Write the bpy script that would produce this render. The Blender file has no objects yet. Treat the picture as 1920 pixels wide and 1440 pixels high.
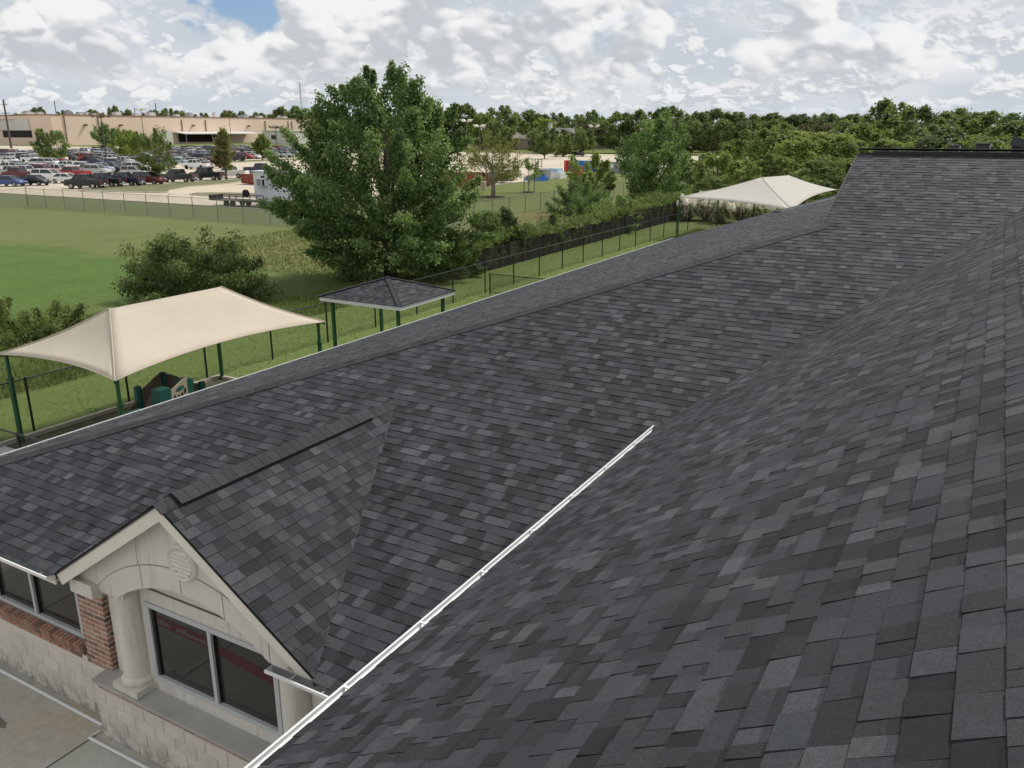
import bpy, bmesh, math, random
from mathutils import Vector, Matrix
R = math.radians
rnd = random.Random(11)
scene = bpy.context.scene
C = scene.collection

# ------------------------------------------------------------------ camera
CAMZ = 8.12
cam_d = bpy.data.cameras.new('camera'); cam = bpy.data.objects.new('camera', cam_d); C.objects.link(cam)
cam_d.sensor_width = 36.0; cam_d.lens = 1549.0 / 1920.0 * 36.0
cam_d.clip_start = 0.05; cam_d.clip_end = 20000
cam.location = (0, 0, CAMZ)
PITCH = math.atan(474 / 1549.0)
cam.rotation_euler = (R(90) - PITCH, 0, R(29.68))
scene.camera = cam

# ------------------------------------------------------------------ sun, sky, exposure
SUN_EL, SUN_AZ = R(50), R(24)
sun_d = bpy.data.lights.new('sun', 'SUN'); sun_d.energy = 3.0; sun_d.angle = R(9); sun_d.color = (1.0, 0.955, 0.88)
sun = bpy.data.objects.new('sun', sun_d); C.objects.link(sun)
sv = Vector((math.cos(SUN_EL) * math.sin(SUN_AZ), math.cos(SUN_EL) * math.cos(SUN_AZ), math.sin(SUN_EL)))
sun.rotation_euler = sv.to_track_quat('Z', 'Y').to_euler()
scene.view_settings.view_transform = 'Standard'; scene.view_settings.look = 'None'
scene.view_settings.exposure = 0.0; scene.view_settings.gamma = 1.0
scene.view_settings.use_curve_mapping = False
scene.cycles.use_adaptive_sampling = True; scene.cycles.adaptive_threshold = 0.02
scene.cycles.max_bounces = 5; scene.cycles.diffuse_bounces = 2; scene.cycles.glossy_bounces = 2
scene.cycles.transparent_max_bounces = 12; scene.cycles.transmission_bounces = 2


class NT:
    """small helper round a node tree"""
    def __init__(s, tree): s.t = tree; s.n = tree.nodes; s.l = tree.links
    def new(s, typ, **kw):
        n = s.n.new(typ)
        for k, v in kw.items(): setattr(n, k, v)
        return n
    def put(s, sock, v):
        if v is None: return
        if isinstance(v, bpy.types.NodeSocket): s.l.new(v, sock)
        else:
            if sock.type == 'RGBA' and not hasattr(v, '__len__'): v = (v, v, v, 1)
            elif sock.type == 'RGBA' and len(v) == 3: v = tuple(v) + (1,)
            sock.default_value = v
    def math(s, op, a, b=None, c=None, clamp=False):
        n = s.new('ShaderNodeMath', operation=op, use_clamp=clamp)
        for i, v in enumerate((a, b, c)): s.put(n.inputs[i], v)
        return n.outputs[0]
    def vmath(s, op, a, b=None):
        n = s.new('ShaderNodeVectorMath', operation=op)
        s.put(n.inputs[0], a); s.put(n.inputs[1], b)
        return n.outputs['Value'] if op == 'DISTANCE' else n.outputs[0]
    def mix(s, f, a, b, blend='MIX'):
        n = s.new('ShaderNodeMix', data_type='RGBA', blend_type=blend)
        s.put(n.inputs[0], f); s.put(n.inputs[6], a); s.put(n.inputs[7], b)
        return n.outputs[2]
    def noise(s, vec, scale, detail=4, rough=0.55, dist=0.0):
        n = s.new('ShaderNodeTexNoise'); s.put(n.inputs['Vector'], vec)
        n.inputs['Scale'].default_value = scale; n.inputs['Detail'].default_value = detail
        n.inputs['Roughness'].default_value = rough; n.inputs['Distortion'].default_value = dist
        return n.outputs['Fac']
    def smooth(s, v, lo, hi, a=0.0, b=1.0):
        n = s.new('ShaderNodeMapRange', interpolation_type='SMOOTHSTEP')
        s.put(n.inputs[0], v); s.put(n.inputs[1], lo); s.put(n.inputs[2], hi); s.put(n.inputs[3], a); s.put(n.inputs[4], b)
        return n.outputs[0]
    def lin(s, v, lo, hi, a=0.0, b=1.0):
        n = s.new('ShaderNodeMapRange'); s.put(n.inputs[0], v); s.put(n.inputs[1], lo); s.put(n.inputs[2], hi); s.put(n.inputs[3], a); s.put(n.inputs[4], b)
        return n.outputs[0]
    def sep(s, v):
        n = s.new('ShaderNodeSeparateXYZ'); s.put(n.inputs[0], v); return n.outputs
    def comb(s, x, y, z):
        n = s.new('ShaderNodeCombineXYZ'); s.put(n.inputs[0], x); s.put(n.inputs[1], y); s.put(n.inputs[2], z); return n.outputs[0]


w = bpy.data.worlds.new('World'); scene.world = w; w.use_nodes = True
w.node_tree.nodes.clear(); N = NT(w.node_tree)
sky = N.new('ShaderNodeTexSky', sky_type='NISHITA'); sky.sun_disc = False
sky.sun_elevation = SUN_EL; sky.sun_rotation = SUN_AZ; sky.altitude = 30; sky.dust_density = 1.5
bg_sky = N.new('ShaderNodeBackground'); N.put(bg_sky.inputs[0], N.mix(1.0, sky.outputs[0], (.82, .95, 1.18), 'MULTIPLY')); bg_sky.inputs[1].default_value = 0.10
tc = N.new('ShaderNodeTexCoord'); dirv = tc.outputs['Generated']
d = N.vmath('NORMALIZE', dirv); dx, dy, dz = N.sep(d)
el = N.math('MAXIMUM', dz, 0.0)
# cumulus: heaped rounded cells on a soft base, lit from above and from the sun's side, greyer underneath
def ridged(v, sc, det):
    n = N.new('ShaderNodeTexNoise', noise_type='RIDGED_MULTIFRACTAL'); N.put(n.inputs['Vector'], v)
    n.inputs['Scale'].default_value = sc; n.inputs['Detail'].default_value = det; n.inputs['Roughness'].default_value = .5
    n.inputs['Lacunarity'].default_value = 2.1; n.inputs['Offset'].default_value = 1.0; n.inputs['Gain'].default_value = 1.0
    return n.outputs['Fac']
def cum(off, sc, st, det=2, rough=0.5):
    v = N.vmath('MULTIPLY', N.vmath('ADD', d, off), (1, 1, st))
    return N.noise(v, sc, det, rough), v
def heap(off, sc, st, det):
    lo, v = cum(off, sc, st, 3, .5)
    return N.math('SUBTRACT', lo, N.math('MULTIPLY', ridged(v, sc * 2.2, det), .085))
broad = N.smooth(cum((1.3, 4.2, 0), 4.5, 2.6, 3)[0], 0.36, 0.64)
def layer(sc, st, lo, hi, up, seed, det):
    a = heap((seed, seed * .7, 0), sc, st, det)
    b = heap((seed + up * .8, seed * .7 - up * .3, up), sc, st, 2); e = heap((seed + up * .18, seed * .7 - up * .08, up * .22), sc, st, det)
    m = N.smooth(N.math('ADD', a, N.math('MULTIPLY', N.math('SUBTRACT', broad, .45), .11)), lo, hi)
    t = N.math('ADD', N.math('MULTIPLY', N.math('SUBTRACT', a, b), 3.2), N.math('MULTIPLY', N.math('SUBTRACT', a, e), 8.0))
    lit = N.smooth(N.math('ADD', t, .42), 0.0, 1.0)
    return m, lit
m1, l1 = layer(8.5, 1.45, 0.365, 0.435, 0.020, 3.1, 5)
m2, l2 = layer(27.0, 1.6, 0.355, 0.435, 0.0065, 7.7, 3)
base = N.mix(broad, (0.60, 0.655, 0.73), (0.78, 0.80, 0.825))
c1 = N.mix(l1, (0.58, 0.61, 0.65), (0.95, 0.95, 0.945))
c2 = N.mix(l2, (0.60, 0.64, 0.685), (0.92, 0.925, 0.93))
col = N.mix(N.math('MULTIPLY', m2, N.math('MULTIPLY', N.smooth(el, 0.004, 0.022, 0, .95), N.smooth(el, .075, .14, 1, .35))), base, c2)
col = N.mix(N.math('MULTIPLY', m1, N.smooth(el, 0.035, 0.075, 0, .97)), col, c1)
hz = N.smooth(el, 0.002, 0.038)
col = N.mix(hz, (0.60, 0.675, 0.755), col)
hole = N.vmath('DISTANCE', N.vmath('MULTIPLY', d, (1, 1, 1.6)), (-.7197, .6831, .1243 * 1.6))      # the break in the cloud, upper left
hole = N.math('ADD', hole, N.math('MULTIPLY', N.math('SUBTRACT', cum((5.1, 2.2, 0), 22.0, 1.4, 4)[0], .5), .16))
gap = N.math('MAXIMUM', N.smooth(hole, .024, .050, 1, 0), N.math('MULTIPLY', N.smooth(cum((9.1, 2.2, 0), 8.0, 1.6, 3)[0], 0.64, 0.74), .3))
gap = N.math('MULTIPLY', gap, N.smooth(el, 0.045, 0.085))
bg_c = N.new('ShaderNodeBackground'); N.put(bg_c.inputs[0], col); bg_c.inputs[1].default_value = 0.95
mx = N.new('ShaderNodeMixShader'); N.put(mx.inputs[0], gap); N.l.new(bg_c.outputs[0], mx.inputs[1]); N.l.new(bg_sky.outputs[0], mx.inputs[2])
w.cycles.sampling_method = 'MANUAL'; w.cycles.sample_map_resolution = 256
wo = N.new('ShaderNodeOutputWorld'); N.l.new(mx.outputs[0], wo.inputs[0])

# ------------------------------------------------------------------ materials
MATS = {}
def mat(name, col=(.5, .5, .5), rough=.7, metal=0.0, spec=.5, var=0.0, vscale=3.0, bump=0.0, bscale=40.0, build=None):
    if name in MATS: return MATS[name]
    m = bpy.data.materials.new(name); m.use_nodes = True
    n = NT(m.node_tree); p = n.n['Principled BSDF']
    p.inputs['Roughness'].default_value = rough; p.inputs['Metallic'].default_value = metal
    p.inputs['Specular IOR Level'].default_value = spec
    geo = n.new('ShaderNodeNewGeometry'); pos = geo.outputs['Position']
    c = tuple(col) + (1,)
    if build: c = build(n, p, pos)
    elif var > 0:
        f = n.noise(pos, vscale, 5, .6); g = n.lin(f, .3, .7, 1 - var, 1 + var)
        c = n.mix(1.0, c, n.comb(g, g, g), 'MULTIPLY')
    if c is not None: n.put(p.inputs['Base Color'], c)
    if bump > 0:
        b = n.new('ShaderNodeBump'); b.inputs['Strength'].default_value = bump; b.inputs['Distance'].default_value = .01
        n.put(b.inputs['Height'], n.noise(pos, bscale, 3)); n.l.new(b.outputs[0], p.inputs['Normal'])
    MATS[name] = m
    return m

def shingle_nodes(n, p, pos):
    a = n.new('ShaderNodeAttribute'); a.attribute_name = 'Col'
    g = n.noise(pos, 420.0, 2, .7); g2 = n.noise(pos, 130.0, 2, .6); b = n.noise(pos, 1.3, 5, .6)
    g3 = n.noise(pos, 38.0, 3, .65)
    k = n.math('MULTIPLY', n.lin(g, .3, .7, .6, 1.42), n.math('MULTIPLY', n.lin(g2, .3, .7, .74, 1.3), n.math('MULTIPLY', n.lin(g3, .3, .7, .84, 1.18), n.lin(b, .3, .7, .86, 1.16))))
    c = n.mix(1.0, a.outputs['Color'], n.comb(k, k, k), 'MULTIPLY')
    spk = n.smooth(n.noise(pos, 900.0, 1, .5), .70, .76)
    return n.mix(n.math('MULTIPLY', spk, .35), c, (.30, .31, .32))
M_SHINGLE = mat('asphalt_shingle', rough=.75, spec=.26, bump=.55, bscale=380, build=shingle_nodes)
M_DECK = mat('roof_deck', (.045, .046, .05), .9, var=.15, vscale=4)
M_CAP = mat('ridge_cap', (.058, .06, .066), .85, spec=.3, var=.2, vscale=60, bump=.3, bscale=300)
M_BLACK = mat('black_metal', (.012, .012, .012), .5)
M_WHITE = mat('white_painted_metal', (.74, .745, .74), .35, var=.05, vscale=2)
M_GALV = mat('galvanised', (.42, .43, .43), .4, metal=.6, var=.2, vscale=8)
def stucco_nodes(n, p, pos):
    f = n.noise(pos, 1.2, 5, .6); g = n.noise(pos, 30, 3)
    c = n.mix(n.lin(f, .3, .7), (.61, .575, .52), (.70, .665, .61))
    k = n.lin(g, .3, .7, .95, 1.05); c = n.mix(1.0, c, n.comb(k, k, k), 'MULTIPLY')
    # rain streaks below ledges
    x, y, z = n.sep(pos)
    s = n.noise(n.comb(n.math('MULTIPLY', x, 9.0), n.math('MULTIPLY', y, 9.0), n.math('MULTIPLY', z, .8)), 1.0, 4)
    return n.mix(n.smooth(s, .52, .72, 0, .38), c, (.36, .33, .29))
M_STUCCO = mat('cream_stucco', rough=.9, bump=.25, bscale=90, build=stucco_nodes)
M_TRIM = mat('cream_trim', (.72, .68, .60), .55, var=.06, vscale=2)
def block_nodes(n, p, pos):
    oi = n.new('ShaderNodeObjectInfo'); r = oi.outputs['Random']
    f = n.noise(pos, 3.0, 6, .65)
    c = n.mix(n.lin(f, .3, .7), (.56, .51, .45), (.70, .65, .59))
    c = n.mix(1.0, c, n.comb(n.lin(r, 0, 1, .93, 1.06), n.lin(r, 0, 1, .93, 1.05), n.lin(r, 0, 1, .94, 1.05)), 'MULTIPLY')
    x, y, z = n.sep(pos)
    dirt = n.math('MULTIPLY', n.smooth(z, .45, 0.0), n.smooth(n.noise(pos, 5.0, 5, .7), .42, .62))
    return n.mix(n.math('MULTIPLY', dirt, .7), c, (.22, .20, .17))
M_BLOCK = mat('limestone_block', rough=.92, bump=.5, bscale=45, build=block_nodes)
M_MORTAR = mat('mortar', (.66, .60, .52), .95, var=.1, vscale=20, bump=.3, bscale=120)
def brick_nodes(n, p, pos):
    oi = n.new('ShaderNodeObjectInfo'); r = oi.outputs['Random']
    rp = n.new('ShaderNodeValToRGB'); e = rp.color_ramp
    e.elements[0].position = 0; e.elements[0].color = (.17, .11, .085, 1)
    e.elements[1].position = 1; e.elements[1].color = (.44, .30, .215, 1)
    for q, cc in ((.14, (.21, .125, .092, 1)), (.3, (.34, .18, .125, 1)), (.55, (.40, .215, .15, 1)), (.8, (.33, .185, .135, 1))):
        z = e.elements.new(q); z.color = cc
    n.put(rp.inputs[0], r)
    f = n.noise(pos, 25, 5, .7); k = n.lin(f, .3, .7, .72, 1.25)
    return n.mix(1.0, rp.outputs[0], n.comb(k, k, k), 'MULTIPLY')
M_BRICK = mat('red_brick', rough=.9, bump=.5, bscale=90, build=brick_nodes)
M_GLASS = mat('dark_glass', (.016, .018, .016), .03, spec=.9)
M_WFRAME = mat('grey_window_frame', (.50, .51, .52), .4, var=.05)
M_RED = mat('red_reflection', (.055, .006, .008), .7)  # dull red and white of the reflection painted over the window panes
M_PRINTREFL = mat('white_reflection', (.17, .165, .165), .7)
def concrete_nodes(n, p, pos):
    f = n.noise(pos, .45, 6, .6); g = n.noise(pos, 6, 5, .65)
    c = n.mix(n.lin(f, .3, .7), (.39, .365, .31), (.50, .48, .43))
    c = n.mix(n.smooth(n.noise(pos, .8, 4, .6), .5, .72, 0, .5), c, (.48, .39, .25))
    k = n.lin(g, .3, .7, .86, 1.12)
    c = n.mix(1.0, c, n.comb(k, k, k), 'MULTIPLY')
    st = n.smooth(n.vmath('DISTANCE', pos, (-12.05, 5.1, 0.0)), .10, .30)
    return c
M_CONC = mat('concrete', rough=.9, bump=.2, bscale=80, build=concrete_nodes)
M_STAIN = mat('oil_stain', (.16, .145, .12), .9, var=.3, vscale=8)
def lot_nodes(n, p, pos):
    f = n.noise(pos, .05, 6, .65); g = n.noise(pos, .7, 5, .6)
    c = n.mix(n.lin(f, .3, .7), (.50, .42, .31), (.60, .525, .41))
    k = n.lin(g, .3, .7, .9, 1.08); c = n.mix(1.0, c, n.comb(k, k, k), 'MULTIPLY')
    x, y, z = n.sep(pos)
    jx = n.math('ABSOLUTE', n.math('SUBTRACT', n.math('FRACT', n.math('DIVIDE', x, 6.0)), .5))
    jy = n.math('ABSOLUTE', n.math('SUBTRACT', n.math('FRACT', n.math('DIVIDE', y, 6.0)), .5))
    j = n.smooth(n.math('MAXIMUM', jx, jy), .488, .496)
    return n.mix(n.math('MULTIPLY', j, .3), c, (.25, .21, .16))
M_LOT = mat('sunlit_concrete_paving', rough=.9, build=lot_nodes)
M_KERB = mat('kerb_concrete', (.48, .43, .36), .9, var=.12, vscale=1.5)
def ground_nodes(n, p, pos):
    x, y, z = n.sep(pos)
    n1 = n.noise(pos, .35, 6, .65); n2 = n.noise(pos, 2.2, 6, .7); n3 = n.noise(pos, .06, 4, .6); n4 = n.noise(pos, 9.0, 4, .7)
    wob = n.lin(n1, .2, .8, -3.5, 3.5)
    def box(x0, x1, y0, y1, s=2.0):
        xx = n.math('ADD', x, wob); yy = n.math('ADD', y, wob)
        a = n.math('MULTIPLY', n.smooth(xx, x0 - s, x0 + s), n.smooth(xx, x1 - s, x1 + s, 1, 0))
        b = n.math('MULTIPLY', n.smooth(yy, y0 - s, y0 + s), n.smooth(yy, y1 - s, y1 + s, 1, 0))
        return n.math('MULTIPLY', a, b)
    c = n.mix(n.lin(n3, .3, .7), (.125, .155, .052), (.165, .178, .072))
    c = n.mix(n.smooth(n2, .46, .66, 0, .45), c, (.19, .18, .08))
    c = n.mix(n.smooth(n1, .5, .66, 0, .6), c, (.105, .145, .042))
    c = n.mix(n.math('MULTIPLY', box(-140, -40, 54.5, 64, 1.0), .8), c, (.125, .145, .07))
    c = n.mix(box(-70, -36.5, 13, 35.5, 1.6), c, n.mix(n.math('MULTIPLY', n.lin(n2, .25, .75), n.lin(n1, .25, .7, .35, 1.3)), (.070, .122, .028), (.120, .178, .050)))
    c = n.mix(n.math('MULTIPLY', box(-50, -35, 39, 51, 3.5), n.smooth(n2, .35, .7, .1, .8)), c, n.mix(n.smooth(n4, .5, .62), (.17, .125, .055), (.33, .27, .12)))
    c = n.mix(n.math('MULTIPLY', box(-41, -30, 52, 82, 2.5), .75), c, (.16, .125, .062))
    c = n.mix(box(-66, -41, 76, 170, .6), c, n.mix(n.lin(n1, .3, .7), (.115, .145, .045), (.165, .18, .06)))
    c = n.mix(box(-35, -27, 8, 42, 1.5), c, n.mix(n.lin(n2, .3, .7), (.05, .08, .02), (.11, .14, .04)))
    lawn = n.math('MULTIPLY', n.smooth(x, -26.6, -26.0), n.smooth(y, 75, 70, 0, 1))
    c = n.mix(lawn, c, n.mix(n.lin(n2, .28, .72), (.112, .158, .044), (.165, .208, .070)))
    far = n.smooth(y, 281, 283)
    c = n.mix(n.math('MULTIPLY', far, n.smooth(x, -480, -470)), c, (.14, .17, .05))
    k = n.lin(n4, .3, .7, .78, 1.22)
    return n.mix(1.0, c, n.comb(k, k, k), 'MULTIPLY')
M_GROUND = mat('grass_ground', rough=.95, spec=.1, bump=.9, bscale=14, build=ground_nodes)
M_ISLE = mat('dry_island_grass', (.175, .155, .085), .95, var=.3, vscale=1.2)
M_ISLEG = mat('green_island_grass', (.15, .155, .07), .95, var=.25, vscale=.8)
M_MULCH = mat('bark_mulch', (.045, .033, .022), .95, var=.4, vscale=12, bump=.6, bscale=30)
M_PLAY = mat('play_surface', (.06, .065, .032), .95, var=.3, vscale=4)
def fabric_nodes(n, p, pos):
    f = n.noise(pos, .8, 4); k = n.lin(f, .3, .7, .95, 1.05)
    return n.mix(1.0, (.53, .465, .375, 1), n.comb(k, k, k), 'MULTIPLY')
M_SHADE = mat('tan_shade_cloth', rough=.85, spec=.2, build=fabric_nodes)
M_SHADE2 = mat('pale_shade_cloth', (.50, .475, .425), .85, spec=.2, var=.05)
M_GPOST = mat('green_post', (.013, .075, .030), .45, var=.1)
M_TEAL = mat('teal_plastic', (.008, .075, .060), .5, var=.1)
M_BROWNP = mat('brown_plastic', (.135, .098, .07), .6, var=.12, vscale=5)
M_TANP = mat('tan_plastic', (.30, .25, .175), .6, var=.1)
M_CREAMP = mat('worn_cream_edge', (.42, .38, .30), .8)
M_TANWALL = mat('tan_metal_siding', (.78, .60, .49), .8, var=.05, vscale=.05)
M_TANDK = mat('brown_roof_edge', (.28, .15, .11), .8)
M_GREYWALL = mat('pale_panel', (.62, .61, .57), .8, var=.06, vscale=.1)
M_DARK = mat('dark_opening', (.012, .011, .012), .8)
M_POLE = mat('weathered_pole', (.10, .08, .06), .9)
M_LAMP = mat('bronze_fixture', (.13, .085, .06), .6)
M_RUST = mat('rusty_red_steel', (.235, .062, .038), .75, var=.25, vscale=1.5)
M_RUSTRIB = mat('rust_rib', (.30, .085, .05), .75, var=.25, vscale=1.5)
M_BLUE = mat('blue_tarp', (.012, .115, .42), .5, var=.25, vscale=1.2, bump=.6, bscale=2)
M_REDP = mat('red_plastic', (.52, .03, .03), .5)
M_GREY = mat('grey_steel', (.27, .27, .27), .6, var=.1)
M_WOODF = mat('weathered_wood_fence', (.13, .115, .10), .9, var=.2, vscale=.5)
M_ROOFH = mat('house_shingles', (.21, .195, .18), .9, var=.15, vscale=.4)
M_CHIM = mat('pale_chimney', (.62, .57, .50), .9, var=.08)
M_WIN = mat('window_pane_dark', (.03, .035, .04), .15)
M_FABRIC = mat('black_windscreen', (.026, .023, .019), .95, spec=.15, var=.5, vscale=1.4)
M_TRUNK = mat('tree_bark', (.115, .095, .075), .95, var=.3, vscale=6, bump=.5, bscale=20)
M_PALETRUNK = mat('pale_bark', (.30, .265, .22), .95, var=.25, vscale=6)
M_TYRE = mat('tyre_rubber', (.014, .014, .014), .85)
M_RIM = mat('wheel_rim', (.42, .42, .43), .35, metal=.7)
M_CGLASS = mat('car_glass', (.02, .025, .03), .06, spec=.7)
M_HEADL = mat('headlight_lens', (.75, .75, .73), .2)
M_TAILL = mat('tail_light', (.35, .012, .012), .3)
M_PLATE = mat('number_plate', (.75, .75, .75), .5)
M_PLUME = mat('pampas_plume', (.80, .74, .60), .95, var=.12)

def leaf_mat(name, c0, c1, c2, trans=.5):
    m = bpy.data.materials.new(name); m.use_nodes = True
    n = NT(m.node_tree); n.n.clear()
    a = n.new('ShaderNodeAttribute'); a.attribute_name = 'Col'
    geo = n.new('ShaderNodeNewGeometry')
    oi = n.new('ShaderNodeObjectInfo')
    v = n.sep(a.outputs['Vector'])[0]
    c = n.mix(n.smooth(v, .0, .55), c0, c1); c = n.mix(n.smooth(v, .55, 1.0), c, c2)
    k = n.lin(oi.outputs['Random'], 0, 1, .82, 1.2)
    c = n.mix(1.0, c, n.comb(k, k, n.math('POWER', k, .5)), 'MULTIPLY')
    p = n.new('ShaderNodeBsdfPrincipled'); n.put(p.inputs['Base Color'], c); p.inputs['Roughness'].default_value = .55
    p.inputs['Specular IOR Level'].default_value = .3
    t = n.new('ShaderNodeBsdfTranslucent'); n.put(t.inputs[0], n.mix(1.0, c, (1.15, 1.2, .7, 1), 'MULTIPLY'))
    x = n.new('ShaderNodeMixShader'); x.inputs[0].default_value = trans
    n.l.new(p.outputs[0], x.inputs[1]); n.l.new(t.outputs[0], x.inputs[2])
    o = n.new('ShaderNodeOutputMaterial'); n.l.new(x.outputs[0], o.inputs[0])
    MATS[name] = m
    return m
L_COTTON = leaf_mat('cottonwood_leaf', (0.0872, 0.1358, 0.056), (0.1571, 0.2374, 0.0937), (0.3634, 0.4364, 0.2189))
L_OAK = leaf_mat('oak_leaf', (0.1045, 0.147, 0.0618), (0.1777, 0.2371, 0.0901), (0.2876, 0.3367, 0.1327))
L_LIGHT = leaf_mat('elm_leaf', (0.1241, 0.1686, 0.0529), (0.2065, 0.2678, 0.0794), (0.3306, 0.3802, 0.1323))
L_YELLOW = leaf_mat('yellowing_leaf', (0.132, 0.1375, 0.0495), (0.22, 0.22, 0.0825), (0.33, 0.3025, 0.1375))
L_GREYG = leaf_mat('greyish_leaf', (.085, .085, .05), (.125, .122, .075), (.18, .165, .105))
L_BUSH = leaf_mat('bush_leaf', (0.0734, 0.1079, 0.0389), (0.1467, 0.1985, 0.0646), (0.2694, 0.3234, 0.112))
L_GRASS = leaf_mat('grass_blade', (.090, .135, .036), (.14, .19, .060), (.21, .23, .095), .3)
L_PAMPAS = leaf_mat('pampas_leaf', (0.195, 0.21, 0.105), (0.3, 0.3, 0.165), (0.45, 0.42, 0.255), .3)


# ------------------------------------------------------------------ mesh helpers
ORG = {}
class MB:
    def __init__(s): s.v = []; s.f = []; s.c = []
    def face(s, pts, col=None):
        i = len(s.v); s.v.extend([tuple(p) for p in pts]); s.f.append(tuple(range(i, i + len(pts)))); s.c.append(col)
    def add(s, vs, fs, col=None):
        i = len(s.v); s.v.extend([tuple(p) for p in vs])
        for j, f in enumerate(fs): s.f.append(tuple(i + k for k in f)); s.c.append(col[j] if isinstance(col, list) else col)
    def box(s, x0, x1, y0, y1, z0, z1, M=None, col=None):
        vs = [Vector((x, y, z)) for z in (z0, z1) for y in (y0, y1) for x in (x0, x1)]
        if M: vs = [M @ q for q in vs]
        s.add(vs, [(0, 2, 3, 1), (4, 5, 7, 6), (0, 1, 5, 4), (2, 6, 7, 3), (0, 4, 6, 2), (1, 3, 7, 5)], col)
        return s
    def tube(s, pts, rad, n=8, cap=True, col=None):
        pts = [Vector(p) for p in pts]
        if not hasattr(rad, '__len__'): rad = [rad] * len(pts)
        base = len(s.v)
        for k, p in enumerate(pts):
            t = (pts[min(k + 1, len(pts) - 1)] - pts[max(k - 1, 0)]).normalized()
            a = Vector((0, 0, 1)) if abs(t.z) < .9 else Vector((1, 0, 0))
            u = t.cross(a).normalized(); v2 = t.cross(u)
            for q in range(n):
                an = 2 * math.pi * q / n
                s.v.append(tuple(p + (u * math.cos(an) + v2 * math.sin(an)) * rad[k]))
        for k in range(len(pts) - 1):
            for q in range(n):
                a = base + k * n + q; b = base + k * n + (q + 1) % n
                s.f.append((a, b, b + n, a + n)); s.c.append(col)
        if cap:
            s.f.append(tuple(base + q for q in range(n - 1, -1, -1))); s.c.append(col)
            e = base + (len(pts) - 1) * n
            s.f.append(tuple(e + q for q in range(n))); s.c.append(col)
        return s
    def prism(s, poly, axis, a, b, col=None):
        """extrude a 2D polygon along an axis ('x': poly is (y,z); 'y': (x,z); 'z': (x,y))"""
        def P(q, t):
            return {'x': (t, q[0], q[1]), 'y': (q[0], t, q[1]), 'z': (q[0], q[1], t)}[axis]
        n = len(poly); vs = [P(q, a) for q in poly] + [P(q, b) for q in poly]
        fs = [tuple(range(n - 1, -1, -1)), tuple(range(n, 2 * n))] + [(k, (k + 1) % n, n + (k + 1) % n, n + k) for k in range(n)]
        s.add(vs, fs, col); return s
    def mesh(s, name, org=(0, 0, 0)):
        me = bpy.data.meshes.new(name)
        ox, oy, oz = org
        me.from_pydata([(x - ox, y - oy, z - oz) for x, y, z in s.v], [], s.f)
        if any(c is not None for c in s.c):
            ca = me.color_attributes.new('Col', 'FLOAT_COLOR', 'CORNER')
            buf = []
            for f, c in zip(s.f, s.c):
                c = c if c is not None else (.06, .06, .06)
                if not hasattr(c, '__len__'): c = (c, c, c)
                buf.extend((c[0], c[1], c[2], 1.0) * len(f))
            ca.data.foreach_set('color', buf)
        return me
    def build(s, name, m, parent=None, smooth=False, fix=True, kind=None, label=None):
        org = ORG.get(parent, (0, 0, 0)) if parent else (0, 0, 0)
        me = s.mesh(name, org)
        if fix:
            bm = bmesh.new(); bm.from_mesh(me); bmesh.ops.recalc_face_normals(bm, faces=bm.faces); bm.to_mesh(me); bm.free()
        if smooth: me.polygons.foreach_set('use_smooth', [True] * len(me.polygons))
        o = bpy.data.objects.new(name, me); C.objects.link(o)
        if m: me.materials.append(m)
        if parent: o.parent = parent; ORG[o] = org
        if kind: o['kind'] = kind
        if label: o['label'] = label
        return o
def tag(o, label=None, cat=None, group=None, kind=None):
    for k, v in (('label', label), ('category', cat), ('group', group), ('kind', kind)):
        if v: o[k] = v
    return o
def empty(name, loc, label=None, cat=None, group=None, rz=0):
    o = bpy.data.objects.new(name, None); C.objects.link(o); o.location = loc; o.rotation_euler.z = rz
    o.empty_display_size = .2; ORG[o] = tuple(loc)
    return tag(o, label, cat, group)
def copy_tree(o, parent=None, mats=None):
    c = o.copy(); C.objects.link(c); c.parent = parent
    for ch in o.children: copy_tree(ch, c)
    return c
def inst(me, name, parent, M, m=None):
    o = bpy.data.objects.new(name, me); C.objects.link(o); o.parent = parent
    ox = ORG.get(parent, (0, 0, 0)); o.matrix_basis = Matrix.Translation(Vector(M.translation) - Vector(ox)) @ M.to_3x3().to_4x4()
    return o
def in_frame(p, mx=0.0):
    v = Vector(p) - cam.location; q = cam.rotation_euler.to_matrix().transposed() @ v
    if q.z > -.2: return False
    x = 960 + 1549 * q.x / -q.z; y = 720 - 1549 * q.y / -q.z
    return -mx < x < 1920 + mx and -mx < y < 1440 + mx

# ------------------------------------------------------------------ ground, paving
g = MB(); g.face([(-7000, -3000, 0), (5000, -3000, 0), (5000, 9000, 0), (-7000, 9000, 0)])
tag(g.build('ground', M_GROUND), kind='structure')
g = MB(); g.face([(-530, 65.6, .004), (-68.6, 65.6, .004), (-68.6, 292, .004), (-530, 292, .004)])
tag(g.build('parking_lot', M_LOT), kind='structure')
g = MB(); g.box(-140, -68.45, 65.4, 65.6, -.05, .13); g.box(-68.6, -68.45, 65.6, 292, -.05, .13)
tag(g.build('kerb', M_KERB), kind='structure')
g = MB(); g.face([(-40, -20, .004), (-3.2, -20, .004), (-3.2, 5.9, .004), (-40, 5.9, .004)])
tag(g.build('concrete_apron', M_CONC), kind='structure')
g = MB()   # control joints cut into the apron, filled dark
for x0, y0, x1, y1 in ((-9.86, 5.5, -9.90, -20), (-13.6, 5.78, -13.6, -20), (-40, 2.6, -3.3, 2.6)):
    dv = Vector((x1 - x0, y1 - y0, 0)).normalized(); nv = Vector((-dv.y, dv.x, 0)) * .012
    a = Vector((x0, y0, .008)); b = Vector((x1, y1, .008)); g.face([a - nv, b - nv, b + nv, a + nv])
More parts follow.
